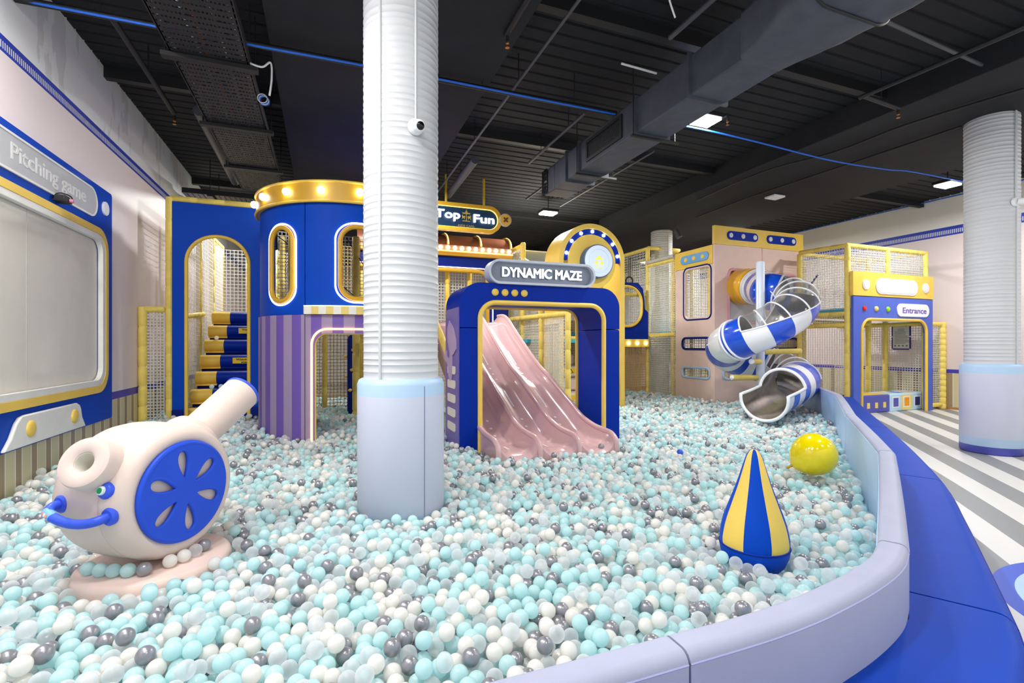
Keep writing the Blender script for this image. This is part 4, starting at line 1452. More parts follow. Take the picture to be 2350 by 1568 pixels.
# ================================================================== spiral tube slide
def spiral_slide():
    cx, cy, R, r = 7.56, 6.84, 0.60, 0.355
    t = thing('spiral_slide', 'blue and white spiral tube slide with clear domes and a steel exit chute', 'slide', (cx, cy, 0))
    P = [(8.62, 8.40, 2.74), (8.62, 8.1, 2.72), (8.55, 7.75, 2.66)]
    key = [(35, 2.52), (0, 2.40), (-48, 2.22), (-90, 1.98), (-138, 1.70), (-180, 1.53), (-228, 1.37), (-270, 1.22), (-318, 1.08), (-360, 0.93), (-408, 0.80), (-424, 0.76)]
    for a in range(25, -425, -15):
        z = float(np.interp(-a, [-k[0] for k in key], [k[1] for k in key]))
        P.append((cx + R * math.cos(math.radians(a)), cy + R * math.sin(math.radians(a)), z))
    a = math.radians(-68)
    hd = Vector((math.sin(a), -math.cos(a), 0))
    last = Vector(P[-1])
    P += [tuple(last + hd * 0.35 + Vector((0, 0, -0.05))), tuple(last + hd * 0.75 + Vector((0, 0, -0.10))), tuple(last + hd * 1.15 + Vector((0, 0, -0.15))), tuple(last + hd * 1.6 + Vector((0, 0, -0.19)))]
    C = smooth_path(P, 8)
    # even spacing
    L = [0.0]
    for p, q in zip(C, C[1:]):
        L.append(L[-1] + (q - p).length)
    st = 0.055
    N = int(L[-1] / st)
    S = np.array(L)
    A = np.array([tuple(p) for p in C])
    pts = [Vector([float(np.interp(L[-1] * i / N, S, A[:, k])) for k in range(3)]) for i in range(N + 1)]

    def basis(i):
        tg = (pts[min(i + 1, N)] - pts[max(i - 1, 0)]).normalized()
        s = tg.cross(Vector((0, 0, 1))).normalized()
        return tg, s, s.cross(tg).normalized()

    def at(i, ph, rad):
        _, s, w = basis(i)
        return pts[i] + (w * math.cos(ph) + s * math.sin(ph)) * rad
    lip0 = N - int(0.85 / st)           # past here only the trough goes on
    seg = 5
    M = 40
    half = math.radians(82)

    def ang(i):
        """helix angle, for choosing which stretches carry clear domes"""
        p = pts[i]
        return i * L[-1] / N
    # arc length of the helix stations
    def find(deg):
        z = float(np.interp(-deg, [-k[0] for k in key], [k[1] for k in key]))
        q = Vector((cx + R * math.cos(math.radians(deg)), cy + R * math.sin(math.radians(deg)), z))
        return min(range(N + 1), key=lambda i: (pts[i] - q).length)
    domes = [(find(-2), find(-165)), (find(-345), find(-405))]
    domes = [(a - a % seg, b - b % seg) for a, b in domes]
    flex_end = int(0.72 / st)
    flex_end -= flex_end % seg
    groups = {'tunnel_white': (bmesh.new(), TUBEW), 'stripe_blue': (bmesh.new(), TUBEB), 'clear_dome': (bmesh.new(), CLEARDOME), 'steel_liner': (bmesh.new(), STEEL), 'flex_coupling': (bmesh.new(), TUBEY)}

    def strip(bm, i, k0, k1, rad, rad2=None):
        rad2 = rad2 or rad
        for k in range(k0, k1):
            a0, a1 = 2 * PI * k / M - PI, 2 * PI * (k + 1) / M - PI
            bm.faces.new([bm.verts.new(x) for x in (at(i, a0, rad), at(i, a1, rad), at(i + 1, a1, rad2), at(i + 1, a0, rad2))])
    kh0, kh1 = M // 2 - round(half / (2 * PI) * M), M // 2 + round(half / (2 * PI) * M)
    for i in range(N):
        sidx = i // seg
        dome_here = any(a <= i < b for a, b in domes)
        if i < flex_end:
            w = 0.022 * abs(math.sin(PI * i / 3))
            w2 = 0.022 * abs(math.sin(PI * (i + 1) / 3))
            strip(groups['flex_coupling'][0], i, 0, M, r + 0.02 + w, r + 0.02 + w2)
            continue
        nm = 'stripe_blue' if sidx % 2 else 'tunnel_white'
        bm = groups[nm][0]
        if i >= lip0:
            for k0, k1 in ((0, kh0), (kh1, M)):
                strip(bm, i, k0, k1, r)
                strip(groups['steel_liner'][0], i, k0, k1, r - 0.012)
        elif dome_here:
            for k0, k1 in ((0, kh0), (kh1, M)):
                strip(bm, i, k0, k1, r)
                strip(groups['steel_liner'][0], i, k0, k1, r - 0.012)
            strip(groups['clear_dome'][0], i, kh0, kh1, r - 0.004)
        else:
            strip(bm, i, 0, M, r)
            strip(groups['steel_liner'][0], i, 0, M, r - 0.012)
    for nm, (bm, m) in groups.items():
        bmesh.ops.remove_doubles(bm, verts=bm.verts, dist=0.0008)
        finish(nm, bm, m, t, 60)
    # ribs over the domes and rails along their lower edges
    for a, b in domes:
        for i in range(a, b + 1, seg):
            tube('dome_rib', [at(i, -half + 2 * half * k / 18, r + 0.004) for k in range(19)], 0.014, TUBEW, t, 6)
        for sg in (-1, 1):
            tube('dome_rail', [at(i, sg * half, r + 0.004) for i in range(a, b + 1)], 0.012, TUBEW, t, 6)
    for i in (flex_end, find(10), find(14), find(-176), find(-182), find(-335)):
        tube('joint_flange', [at(i, 2 * PI * k / 36, r + 0.012) for k in range(36)], 0.022, TUBEW, t, 8, closed=True)
    # rolled white edge of the exit
    e = [at(lip0, -half + 2 * half * k / 20, r) for k in range(21)]
    right = [at(i, half, r) for i in range(lip0 + 1, N)]
    low = [at(N, half + (2 * PI - 2 * half) * k / 24, r) for k in range(25)]
    left = [at(i, -half, r) for i in range(N - 1, lip0, -1)]
    tube('exit_edge', e + right + low + left, 0.026, TUBEW, t, 8, closed=True)
    # pole and arms
    lathe('centre_pole', [(0, 0.075), (2.98, 0.075), (3.0, 0.06), (3.0, 0)], (cx, cy, 0), (0, 0, 1), mat('pale_blue_pole', (214, 224, 238), 0.35), t, 28)
    for z, d, ln in ((1.14, (-0.62, -0.30, 0.02), 0.50), (0.84, (-0.9, 0.1, 0.03), 0.62), (1.32, (0.9, -0.25, 0.02), 0.78)):
        d = Vector(d).normalized()
        p = Vector((cx, cy, z))
        a = tube('support_arm', [p + d * 0.07, p + d * ln], 0.05, YELP, t, 14)
        lathe('arm_cap', [(0, 0.05), (0.012, 0.045), (0.012, 0.03), (0.03, 0.022), (0.034, 0)], p + d * ln, d, WHITE, a, 14)
    return t


spiral_slide()

# ================================================================== entrance unit
EY = 6.8


def entrance():
    t = thing('entrance_facade', 'periwinkle and yellow play entrance front with an Entrance plate', 'entrance', (11.3, EY, 0))
    F = frY(EY)
    x0, x1 = 10.03, 12.605
    o0, o1, ot = 10.27, 12.37, 1.985
    op = door(o0, 0, o1, ot, 0.26, 10)
    lo = [(x0, 0)] + [op[0]] + list(reversed(op[2:])) + [op[1]] + [(x1, 0), (x1, 2.455), (x0, 2.455)]
    slab('arch_panel', lo, [], F, 0.06, PERI, t, bev=0.008)
    tube('opening_trim', arc_path(F, o0, 0.0, o1, ot, 0.26, 0.0, 10), 0.03, YELPAN, t, 10)
    y = slab('top_panel', [(x0 - 0.03, 2.46), (x1, 2.46), (x1, 2.955), (x0 - 0.03, 2.955)], [], frY(EY - 0.012), 0.072, YELPAN, t, bev=0.008)
    G = frY(EY - 0.030)
    H = frY(EY - 0.036)
    wl = mat('pale_lilac_face', (226, 220, 240), 0.4)
    for nm, o, i_ in (('plate', rrect(10.68, 2.515, 12.03, 2.845, 0.165, 10), rrect(10.71, 2.545, 12.0, 2.815, 0.135, 10)),
                      ('round_plate', circ(10.38, 2.695, 0.105, 32), circ(10.38, 2.695, 0.085, 32)), ('round_plate', circ(12.315, 2.695, 0.105, 32), circ(12.315, 2.695, 0.085, 32))):
        p = slab(nm, o, [], G, 0.02, WHITE, y, bev=0.006)
    for o in (rrect(10.71, 2.545, 12.0, 2.815, 0.135, 10), circ(10.38, 2.695, 0.083, 32), circ(12.315, 2.695, 0.083, 32)):
        slab('plate_face', o, [], H, 0.007, wl, y)
    p = slab('name_plate', rrect(11.37, 2.06, 12.44, 2.335, 0.13, 10), [], frY(EY - 0.02), 0.02, WHITE, t, bev=0.005)
    text_mesh('lettering', 'Entrance', frY(EY - 0.0205), 11.535, 2.135, 0.125, TXTPURP, p, width=0.80, depth=0.005, bold=0.01)
    for x, m in ((10.352, REDL), (10.715, YELL), (11.085, GRNL)):
        dome('signal_dome', (x, EY, 2.203), (0, -1, 0), 0.055, 0.035, m, t)
    return t


entrance()


def entrance_frame():
    t = thing('entrance_cage', 'yellow padded netted frame behind the Entrance front, right of the spiral slide', 'play frame', (11.3, 7.4, 0))
    xa, xm, xb = 10.02, 11.25, 12.54
    ya, yb = 6.92, 8.0
    for x, y in ((xa, ya), (xb, ya), (xa, yb), (12.5, 7.72), (11.9, 7.72), (xb, 8.6), (10.9, 8.6)):
        pad_pole('post', (x, y, 0), (x, y, 3.50 if (x, y) not in ((12.5, 7.72),) else 2.0), YELP, t, 0.055, 0.33)
    pad_pole('short_post', (xm, ya, 2.9), (xm, ya, 3.5), YELP, t, 0.055, 0.3)
    for a, b in (((xa - 0.05, ya, 3.5), (xb + 0.05, ya, 3.5)), ((xa, ya, 3.5), (xa, yb, 3.53)), ((xb, ya, 3.5), (xb, 8.6, 3.5)), ((xa, yb, 3.5), (xb, yb, 3.5)),
                 ((xa, ya, 2.10), (xa, yb, 2.10)), ((xa, ya, 1.86), (xa, 8.3, 1.86)), ((10.1, 7.72, 1.95), (11.95, 7.72, 1.95)), ((xa, yb, 2.10), (xb, yb, 2.10)), ((xa, 6.95, 0.1), (xa, yb, 0.1))):
        pad_pole('rail', a, b, YELP, t, 0.048, 0.33)
    box('deck', (xa + 0.02, ya + 0.05, 2.16), (xb, yb + 0.5, 2.22), TEAL, t)
    net('net', frY(ya), xa + 0.05, 2.95, xb - 0.03, 3.46, t, 0.05, 0.006)
    net('net', frXm(xa), ya + 0.05, 2.2, yb, 3.46, t, 0.055, 0.004)
    net('net', frXm(xa), ya + 0.05, 0.15, yb, 2.05, t, 0.055, 0.004)
    net('net', frXm(12.57), 6.95, 0.12, 9.0, 1.88, t, 0.055, 0.006)
    net('net', frY(yb), xa, 2.2, xb, 3.46, t, 0.055, 0.004)
    pad_pole('rail', (12.5, 6.95, 1.93), (12.5, 8.9, 1.93), YELP, t, 0.048, 0.33)
    tube('striped_rope', [(10.2, 7.7, 3.0), (10.5, 8.4, 2.5)], 0.02, mat('indigo_rope', (70, 72, 150), 0.7, var=0.3, scale=60), t, 8)
    return t


entrance_frame()
t = thing('rules_board', 'navy framed notice board hung on the netting inside the entrance', 'notice board', (12.5, 7.32, 1.35))
rx = 12.50


def yat(px, x):
    k = (px - 1175) / 1123.0
    return x * (math.cos(TH) - k * math.sin(TH)) / (math.sin(TH) + k * math.cos(TH))


a0, a1 = yat(2090, rx), yat(2046, rx)
z0, z1 = zat(803, rx, 7.32), zat(742.5, rx, 7.32)
slab('board', rrect(a0, z0, a1, z1, 0.02), [], frXm(rx), 0.02, NAVY, t)
sh = slab('sheet', [(a0 + 0.03, z0 + 0.03), (a1 - 0.03, z0 + 0.03), (a1 - 0.03, z1 - 0.07), (a0 + 0.03, z1 - 0.07)], [], frXm(rx - 0.003), 0.004, PAPER, t)
bm = bmesh.new()
for k in range(15):
    z = z1 - 0.13 - 0.033 * k
    if z < z0 + 0.13:
        break
    w = (a1 - a0) * (0.36 if k < 2 else random.uniform(0.55, 0.78))
    ys_ = (a0 + a1) / 2 + w / 2 if k < 2 else a1 - 0.07
    box_bm(bm, (rx - 0.0045, ys_ - w, z - 0.006), (rx - 0.0032, ys_, z + 0.006))
for k in range(4):
    y = a0 + (a1 - a0) * (0.2 + 0.2 * k)
    box_bm(bm, (rx - 0.0045, y - 0.02, z0 + 0.075), (rx - 0.0032, y + 0.02, z0 + 0.11))
finish('print_lines', bm, mat('faded_print', (120, 118, 116), 0.6), sh)
for y, z in ((a0 + 0.01, z0 + 0.01), (a1 - 0.01, z0 + 0.01), (a0 + 0.01, z1 - 0.01), (a1 - 0.01, z1 - 0.01), (a0 + 0.01, (z0 + z1) / 2), (a1 - 0.01, (z0 + z1) / 2)):
    box('corner_clip', (rx - 0.008, y - 0.014, z - 0.014), (rx, y + 0.014, z + 0.014), CABLEW, t)

# soft blocks standing in the doorway
by = 6.98
xl, xm_, xr = xat(1974, by), xat(2043, by), xat(2117, by)
t = thing('soft_block', 'long indigo soft block with yellow window squares in the entrance doorway', 'soft block', ((xl + xm_) / 2, by, 0), 'soft blocks in the entrance doorway')
box('body', (xl, by, 0), (xm_ - 0.004, by + 0.5, 0.38), PRINTB, t, bev=0.03)
box('top_sheet', (xl + 0.03, by + 0.03, 0.38), (xm_ - 0.03, by + 0.47, 0.386), YELPAN, t)
for k in range(3):
    x = xat(1993 + 18.5 * k, by)
    slab('printed_window', [(x - 0.045, 0.10), (x + 0.045, 0.10), (x + 0.045, 0.22), (x - 0.045, 0.22)], [], frY(by - 0.003), 0.004, YELL, t)
t = thing('soft_block', 'sky blue soft block printed with indigo and orange squares in the entrance doorway', 'soft block', ((xm_ + xr) / 2, by, 0), 'soft blocks in the entrance doorway')
box('body', (xm_, by, 0), (xr, by + 0.5, 0.385), PRINTL, t, bev=0.03)
w = (xr - xm_) / 3
slab('cream_panel', [(xm_ + w * 1.02, 0.03), (xm_ + w * 2.0, 0.03), (xm_ + w * 2.0, 0.355), (xm_ + w * 1.02, 0.355)], [], frY(by - 0.002), 0.003, YELL, t)
for k, m in ((0, PRINTB), (1, PRINTO), (2, NAVY)):
    xa_, xb_ = xm_ + w * k + 0.10, xm_ + w * (k + 1) - 0.10
    slab('square_edge', [(xa_ - 0.03, 0.08), (xb_ + 0.03, 0.08), (xb_ + 0.03, 0.32), (xa_ - 0.03, 0.32)], [], frY(by - 0.004), 0.003, WHITE, t)
    slab('printed_square', [(xa_, 0.105), (xb_, 0.105), (xb_, 0.295), (xa_, 0.295)], [], frY(by - 0.006), 0.003, m, t)
    slab('top_square', [(xa_, by + 0.12), (xb_, by + 0.12), (xb_, by + 0.38), (xa_, by + 0.38)], [], frZ(0.388), 0.003, (YELPAN, PRINTB, PRINTO)[k], t)
t = thing('side_fence', 'low yellow padded net fence between the entrance front and the right wall', 'fence', (12.9, 6.88, 0))
pad_pole('post', (13.08, 6.88, 0), (13.08, 6.88, 1.97), YELP, t, 0.075, 0.13)
pad_pole('rail', (12.62, 6.88, 1.92), (13.08, 6.88, 1.92), YELP, t, 0.048, 0.3)
pad_pole('rail', (12.62, 6.88, 0.10), (13.05, 6.88, 0.10), YELP, t, 0.05, 0.5)
net('net', frY(6.88), 12.62, 0.14, 13.03, 1.88, t, 0.05, 0.005)

# ================================================================== padded rim of the ball pit and the blue bench round it
RIM_T, RIM_B, RIM_W = 0.69, 0.0, 0.098
RIM = [[(-2.49, 1.06), (-0.8, 1.06), (0.3, 1.062), (0.835, 1.065)],
       [(0.842, 1.065), (1.106, 1.068), (1.30, 1.083), (1.45, 1.105), (1.60, 1.132), (1.75, 1.168), (1.88, 1.21), (2.015, 1.275)],
       [(2.022, 1.279), (2.52, 1.586), (3.1, 1.95), (3.745, 2.36)],
       [(3.752, 2.366), (4.4, 2.90), (5.38, 3.73)],
       [(5.387, 3.736), (6.4, 4.52), (7.25, 5.19), (7.42, 5.33), (7.52, 5.44)],
       [(7.526, 5.447), (8.2, 6.2), (8.9, 7.05), (9.7, 7.95)]]
RIMLBL = ['lavender padded rim block at the front of the pit, left of the first seam',
          'curved lavender padded rim block turning the front corner of the pit',
          'straight lavender padded rim block beside the striped punching bag',
          'lavender padded rim block beside the yellow balloon',
          'lavender padded rim block running up to the far bend, opposite the steel slide exit',
          'far lavender padded rim block behind the spiral slide']


def offset(pl, d):
    out = []
    for i, p in enumerate(pl):
        a = pl[max(i - 1, 0)]
        b = pl[min(i + 1, len(pl) - 1)]
        tx, ty = b[0] - a[0], b[1] - a[1]
        l = math.hypot(tx, ty)
        out.append((p[0] + ty / l * d, p[1] - tx / l * d))
    return out


def sweep(name, pl, prof, m, parent=None, origin=None, smooth=35):
    """PROF: closed loop of (outward offset, height)"""
    bm = bmesh.new()
    rows = []
    cols = [offset(pl, d) for d, _ in prof]
    for i in range(len(pl)):
        rows.append([bm.verts.new((cols[k][i][0], cols[k][i][1], prof[k][1])) for k in range(len(prof))])
    n = len(prof)
    for i in range(len(pl) - 1):
        for k in range(n):
            bm.faces.new((rows[i][k], rows[i][(k + 1) % n], rows[i + 1][(k + 1) % n], rows[i + 1][k]))
    bm.faces.new(list(reversed(rows[0])))
    bm.faces.new(rows[-1])
    return finish(name, bm, m, parent, smooth, origin)


def soft_prof(w, z0, z1, r=0.022, ro=0.03):
    pr = [(0, z0), (0, z1 - r)]
    for k in range(1, 5):
        a = PI / 2 * k / 4
        pr.append((r - r * math.cos(a), z1 - r + r * math.sin(a)))
    for k in range(0, 5):
        a = PI / 2 * k / 4
        pr.append((w - ro + ro * math.sin(a), z1 - ro + ro * math.cos(a)))
    pr.append((w, z0))
    return pr


def dense(pl, n=6):
    if len(pl) < 3:
        return pl
    return [(p.x, p.y) for p in smooth_path([(a, b, 0) for a, b in pl], n)]


for pl, lb in zip(RIM, RIMLBL):
    q = dense(pl)
    c = q[len(q) // 2]
    t = thing('pit_barrier', lb, 'padded barrier', (c[0], c[1], 0), 'padded rim blocks round the ball pit')
    sweep('block', q, soft_prof(RIM_W, RIM_B, RIM_T), LAV, t)
    sweep('inner_face', q, [(-0.004, 0.0), (-0.004, RIM_T - 0.03), (0.002, RIM_T - 0.028), (0.002, 0.0)], ICE, t)  # inner face of the block in ice blue
    o = offset(q, RIM_W - 0.002)
    tube('piping', [(a, b, RIM_T - 0.028) for a, b in o], 0.0035, mat('lavender_piping', (176, 180, 220), 0.5), t, 6)

BZ = 0.45
OUT = [(-0.5, 0.56), (0.3, 0.57), (1.0, 0.60), (1.45, 0.655), (1.9, 0.79), (2.15, 0.885), (2.34, 0.99), (2.94, 1.364), (3.55, 1.75), (4.27, 2.22), (5.2, 2.93), (6.32, 3.83), (7.4, 4.72), (8.6, 5.70), (9.55, 6.45)]
INN = offset(RIM[0], RIM_W)[1:] + offset(RIM[1], RIM_W)[1:] + offset(RIM[2], RIM_W)[1:] + offset(RIM[3], RIM_W)[1:] + offset(RIM[4], RIM_W)[1:] + offset(RIM[5], RIM_W)[1:]


def between(pl, a, b):
    """points of a polyline between two of its x values"""
    xs = [p[0] for p in pl]
    ys = [p[1] for p in pl]
    g = [x for x in np.linspace(a, b, 14)]
    return [(float(x), float(np.interp(x, xs, ys))) for x in g]


BENCH = [(-0.5, 2.205, -0.5, 2.37, 'blue padded bench block wrapping the front corner outside the rim'),
         (2.215, 4.11, 2.38, 4.27, 'wide blue padded bench block beside the ringed floor circle'),
         (4.12, 6.25, 4.28, 6.32, 'blue padded bench block facing the right column across the stripes'),
         (6.26, 9.0, 6.33, 9.5, 'far blue padded bench block reaching the entrance doorway')]
outd = dense(OUT, 5)
innd = sorted(set(dense(INN, 4)))
for a0, a1, b0, b1, lb in BENCH:
    ii = between(innd, a0, a1)
    oo = between(outd, b0, b1)
    t = thing('padded_bench', lb, 'padded bench', (ii[6][0], ii[6][1] - 0.15, 0), 'blue bench blocks round the pit')
    bm = bmesh.new()
    pr = [(0, 0), (0, 1), (0.5, 1)] + [(None, k) for k in range(6)]
    rows = []
    for p, q in zip(ii, oo):
        P0, P1 = Vector((p[0], p[1], 0)), Vector((q[0], q[1], 0))
        dv = (P1 - P0)
        wd = dv.length
        dv.normalize()
        r = 0.06
        row = [P0 + Vector((0, 0, 0.0)), P0 + Vector((0, 0, BZ)), P0 + dv * wd * 0.5 + Vector((0, 0, BZ))]
        for k in range(7):
            a = PI / 2 * k / 6
            row.append(P0 + dv * (wd - r + r * math.sin(a)) + Vector((0, 0, BZ - r + r * math.cos(a))))
        row.append(P1.copy())
        rows.append([bm.verts.new(v) for v in row])
    n = len(rows[0])
    for i in range(len(rows) - 1):
        for k in range(n):
            bm.faces.new((rows[i][k], rows[i][(k + 1) % n], rows[i + 1][(k + 1) % n], rows[i + 1][k]))
    bm.faces.new(list(reversed(rows[0])))
    bm.faces.new(rows[-1])
    finish('block', bm, BENCHB, t, 35)
    tube('piping', [Vector((q[0], q[1], BZ - 0.05)) for q in oo], 0.004, BLUE, t, 6)

# ================================================================== punching bag and balloon
t = thing('punching_bag', 'teardrop punching bag in yellow and blue gores standing in the balls', 'punching bag', (2.37, 2.19, 0.15))
prof = [(0.275, 0.184), (0.30, 0.188), (0.335, 0.186), (0.42, 0.168), (0.52, 0.133), (0.62, 0.097), (0.70, 0.072), (0.76, 0.054), (0.80, 0.040), (0.828, 0.021), (0.836, 0.0)]
pp = smooth_path([(a, b, 0) for a, b in prof], 4)
NG, NS = 8, 6
rot = math.radians(-19)
for half, m, nm in ((0, YELV, 'yellow_gore'), (1, TOWERB, 'blue_gore')):
    for gidx in range(NG // 2):
        bm = bmesh.new()
        a0 = rot + 2 * PI * (2 * gidx + half) / NG
        rows = []
        for q in pp:
            rows.append([bm.verts.new((2.37 + q.y * math.cos(a0 + 2 * PI / NG * k / NS), 2.19 + q.y * math.sin(a0 + 2 * PI / NG * k / NS), q.x)) for k in range(NS + 1)])
        for i in range(len(rows) - 1):
            for k in range(NS):
                bm.faces.new((rows[i][k], rows[i][k + 1], rows[i + 1][k + 1], rows[i + 1][k]))
        bmesh.ops.remove_doubles(bm, verts=bm.verts, dist=1e-5)
        finish(nm, bm, m, t, 60)
lathe('base', [(0.10, 0.0), (0.105, 0.07), (0.13, 0.125), (0.18, 0.165), (0.23, 0.184), (0.265, 0.19), (0.278, 0.190), (0.283, 0.184)], (2.37, 2.19, 0), (0, 0, 1), TOWERB, t, 48, 50)
tube('hem_piping', [(2.37 + 0.1905 * math.cos(2 * PI * k / 48), 2.19 + 0.1905 * math.sin(2 * PI * k / 48), 0.276) for k in range(48)], 0.0035, BLUE_DK, t, 6, closed=True)

bc = Vector((4.22, 3.23, 0.435))
t = thing('balloon', 'glossy bright yellow balloon lying on the balls near the right rim', 'balloon', (bc.x, bc.y, 0.24))
ax = Vector((0.68, -0.40, 0.46)).normalized()
lathe('skin', [(-0.215, 0.0), (-0.212, 0.022), (-0.195, 0.06), (-0.16, 0.112), (-0.10, 0.158), (-0.03, 0.187), (0.04, 0.192), (0.10, 0.172), (0.15, 0.132), (0.185, 0.075), (0.196, 0.03), (0.198, 0)], bc, ax, BALLY, t, 40, 80)
lathe('neck', [(0, 0.014), (0.03, 0.01), (0.05, 0.016), (0.055, 0)], bc - ax * 0.262, ax, mat('amber_neck', (206, 160, 40), 0.4), t, 12)


# ================================================================== ball cannon
def cannon():
    t = thing('ball_cannon', 'pale pink padded ball cannon with a blue wheel disc, standing in the balls', 'ball cannon', (-1.0, 3.45, 0))
    n = Vector((math.cos(math.radians(-35)), math.sin(math.radians(-35)), 0))
    m = Vector((n.y, -n.x, 0))
    z = Vector((0, 0, 1))
    c = Vector((-0.9725, 3.392, 0.632))
    body = [(0.278, 0.0), (0.278, 0.270), (0.286, 0.285), (0.290, 0.300), (0.285, 0.322), (0.265, 0.346), (0.228, 0.364), (0.188, 0.371), (0.163, 0.369), (0.156, 0.363), (0.149, 0.369), (0.12, 0.372), (0.0, 0.374), (-0.08, 0.369),
            (-0.15, 0.354), (-0.21, 0.324), (-0.255, 0.272), (-0.28, 0.20), (-0.292, 0.10), (-0.294, 0)]
    lathe('body', body, c, n, PEACH, t, 72, 60)
    tube('body_seam', [c + n * 0.156 + (m * math.cos(2 * PI * k / 64) + z * math.sin(2 * PI * k / 64)) * 0.3645 for k in range(64)], 0.002, mat('seam_rose', (226, 196, 186), 0.5), t, 6, closed=True)
    # wheel disc with six teardrop openings
    u = z.cross(n).normalized()
    f = c + n * 0.278

    def petal(a):
        out = []
        for k in range(24):
            s = 2 * PI * k / 24
            x = 0.150 + 0.086 * math.cos(s)
            w = (0.037 + 0.016 * math.cos(s)) * math.sin(s)
            out.append((x * math.cos(a) - w * math.sin(a), x * math.sin(a) + w * math.cos(a)))
        return out
    hs = [petal(math.radians(97 + 60 * k)) for k in range(6)]
    FD = frP(f + n * 0.030, u, z, n)
    wb = vinyl('wheel_blue_vinyl', (34, 80, 212))
    wd = slab('wheel_disc', circ(0, 0, 0.262, 72), hs, FD, 0.036, wb, t)
    tube('disc_edge', loop_path(circ(0, 0, 0.262, 72), FD, 0.016), 0.018, wb, wd, 10, closed=True)
    for h in hs:
        tube('petal_edge', loop_path(h, FD, 0.010), 0.0115, wb, wd, 8, closed=True)
    # feeding pipe
    p = (m * 0.87 + n * 0.22 + z * 0.42).normalized()
    b = Vector((-1.108, 2.994, 0.877)) - p * 0.448
    lathe('feed_pipe', [(0.12, 0.130), (0.428, 0.128), (0.443, 0.121), (0.448, 0.108), (0.448, 0.060), (0.440, 0.050), (0.40, 0.047), (0.32, 0.047), (0.32, 0.0)], b, p, PEACH, t, 40, 40)
    lathe('pipe_lining', [(0.34, 0.0465), (0.437, 0.0490), (0.437, 0.0465), (0.34, 0.043)], b, p, CREAM, t, 32)
    # green push button in a blue collar
    a = math.radians(15)
    p = (m * math.cos(a) + z * math.sin(a)).normalized()
    b = c + n * 0.20 + p * 0.358
    hv = vinyl('handle_blue', (60, 92, 220), 0.3)
    k = lathe('button_collar', [(0, 0.042), (0.012, 0.042), (0.026, 0.034), (0.030, 0.02), (0.030, 0)], b, p, hv, t, 28, 60)
    lathe('button_ring', [(0.028, 0.022), (0.04, 0.021), (0.042, 0.016), (0.04, 0.0)], b, p, WHITE, k, 24)
    lathe('green_button', [(0.04, 0.015), (0.045, 0.014), (0.045, 0)], b, p, GRNB, k, 20)
    # handle bar
    h0 = c - n * 0.08 + m * 0.366 + z * 0.010
    h1 = c + n * 0.225 + m * 0.358 - z * 0.03
    path = smooth_path([h0, h0 + m * 0.035, h0 + m * 0.062 + n * 0.012 - z * 0.012, h0 + m * 0.082 + n * 0.06 - z * 0.03, (h0 + h1) / 2 + m * 0.09 - z * 0.03, h1 + m * 0.08 - n * 0.08 - z * 0.018, h1 + m * 0.055 - n * 0.02 - z * 0.01, h1], 8)
    hb = tube('handle', path, 0.023, hv, t, 16)
    for q in (h0, h1):
        lathe('handle_flange', [(-0.012, 0.045), (0.006, 0.045), (0.014, 0.036), (0.014, 0.0)], q, m, hv, hb, 28)
    q0 = path[22]
    tg = (path[24] - path[22]).normalized()
    sl = lathe('sticker', [(-0.035, 0.0236), (0.035, 0.0236)], q0, tg, mat('sticker_sky_blue', (120, 176, 236), 0.4), hb, 20)
    sd = m * 0.0 + (m - tg * m.dot(tg)).normalized()
    for du, dv, rr, mm in ((-0.018, 0.3, 0.009, mat('sticker_salmon', (236, 156, 140), 0.5)), (0.018, 0.5, 0.009, mat('sticker_salmon', (236, 156, 140), 0.5)), (0.0, 0.35, 0.009, WHITE)):
        d = (sd * math.cos(dv) + z * math.sin(dv) * 0.6).normalized()
        lathe('sticker_dot', [(0, rr), (0.0015, rr), (0.0015, 0)], q0 + tg * du + d * 0.0232, d, mm, sl, 12)
    # barrel
    a = math.radians(32)
    p = (-m * math.cos(a) + z * math.sin(a)).normalized()
    b = c - n * 0.03
    lathe('barrel_collar', [(0.30, 0.185), (0.40, 0.175), (0.44, 0.16), (0.455, 0.14), (0.455, 0.0)], b, p, PEACH, t, 40, 50)
    ba = lathe('barrel', [(0.40, 0.118), (0.87, 0.124), (0.895, 0.122), (0.895, 0.10), (0.6, 0.095), (0.6, 0)], b, p, PEACH, t, 40, 40)
    tube('muzzle_ring', [b + p * 0.895 + (n * math.cos(2 * PI * k / 40) + p.cross(n) * math.sin(2 * PI * k / 40)) * 0.112 for k in range(40)], 0.016, hv, ba, 10, closed=True)
    # round plinth
    lathe('plinth', [(0.0, 0.375), (0.20, 0.375), (0.225, 0.368), (0.24, 0.35), (0.24, 0.0)], (-0.90, 3.35, 0), (0, 0, 1), vinyl('plinth_pink_vinyl', (240, 214, 202)), t, 56, 40)
    lathe('pedestal', [(0.0, 0.16), (0.34, 0.16), (0.36, 0.15), (0.36, 0)], (-1.02, 3.46, 0.0), (0, 0, 1), PEACH, t, 40)
    return t


cannon()

# ================================================================== the balls
RB = 0.035
D = 2 * RB
rng = np.random.default_rng(11)

PIT = [(-2.46, 1.10)] + [(x, y + 0.04) for x, y in RIM[0][1:]]
for pl in RIM[1:]:
    PIT += [(p[0] - 0.0, p[1]) for p in pl]
PIT += [(9.7, 8.2), (7.86, 8.25), (7.86, 13.2), (-2.46, 13.2)]


def inside(poly, X, Y):
    c = np.zeros(len(X), bool)
    n = len(poly)
    for i in range(n):
        (x0, y0), (x1, y1) = poly[i], poly[(i + 1) % n]
        if y0 == y1:
            continue
        k = ((y0 > Y) != (y1 > Y)) & (X < (x1 - x0) * (Y - y0) / (y1 - y0) + x0)
        c ^= k
    return c


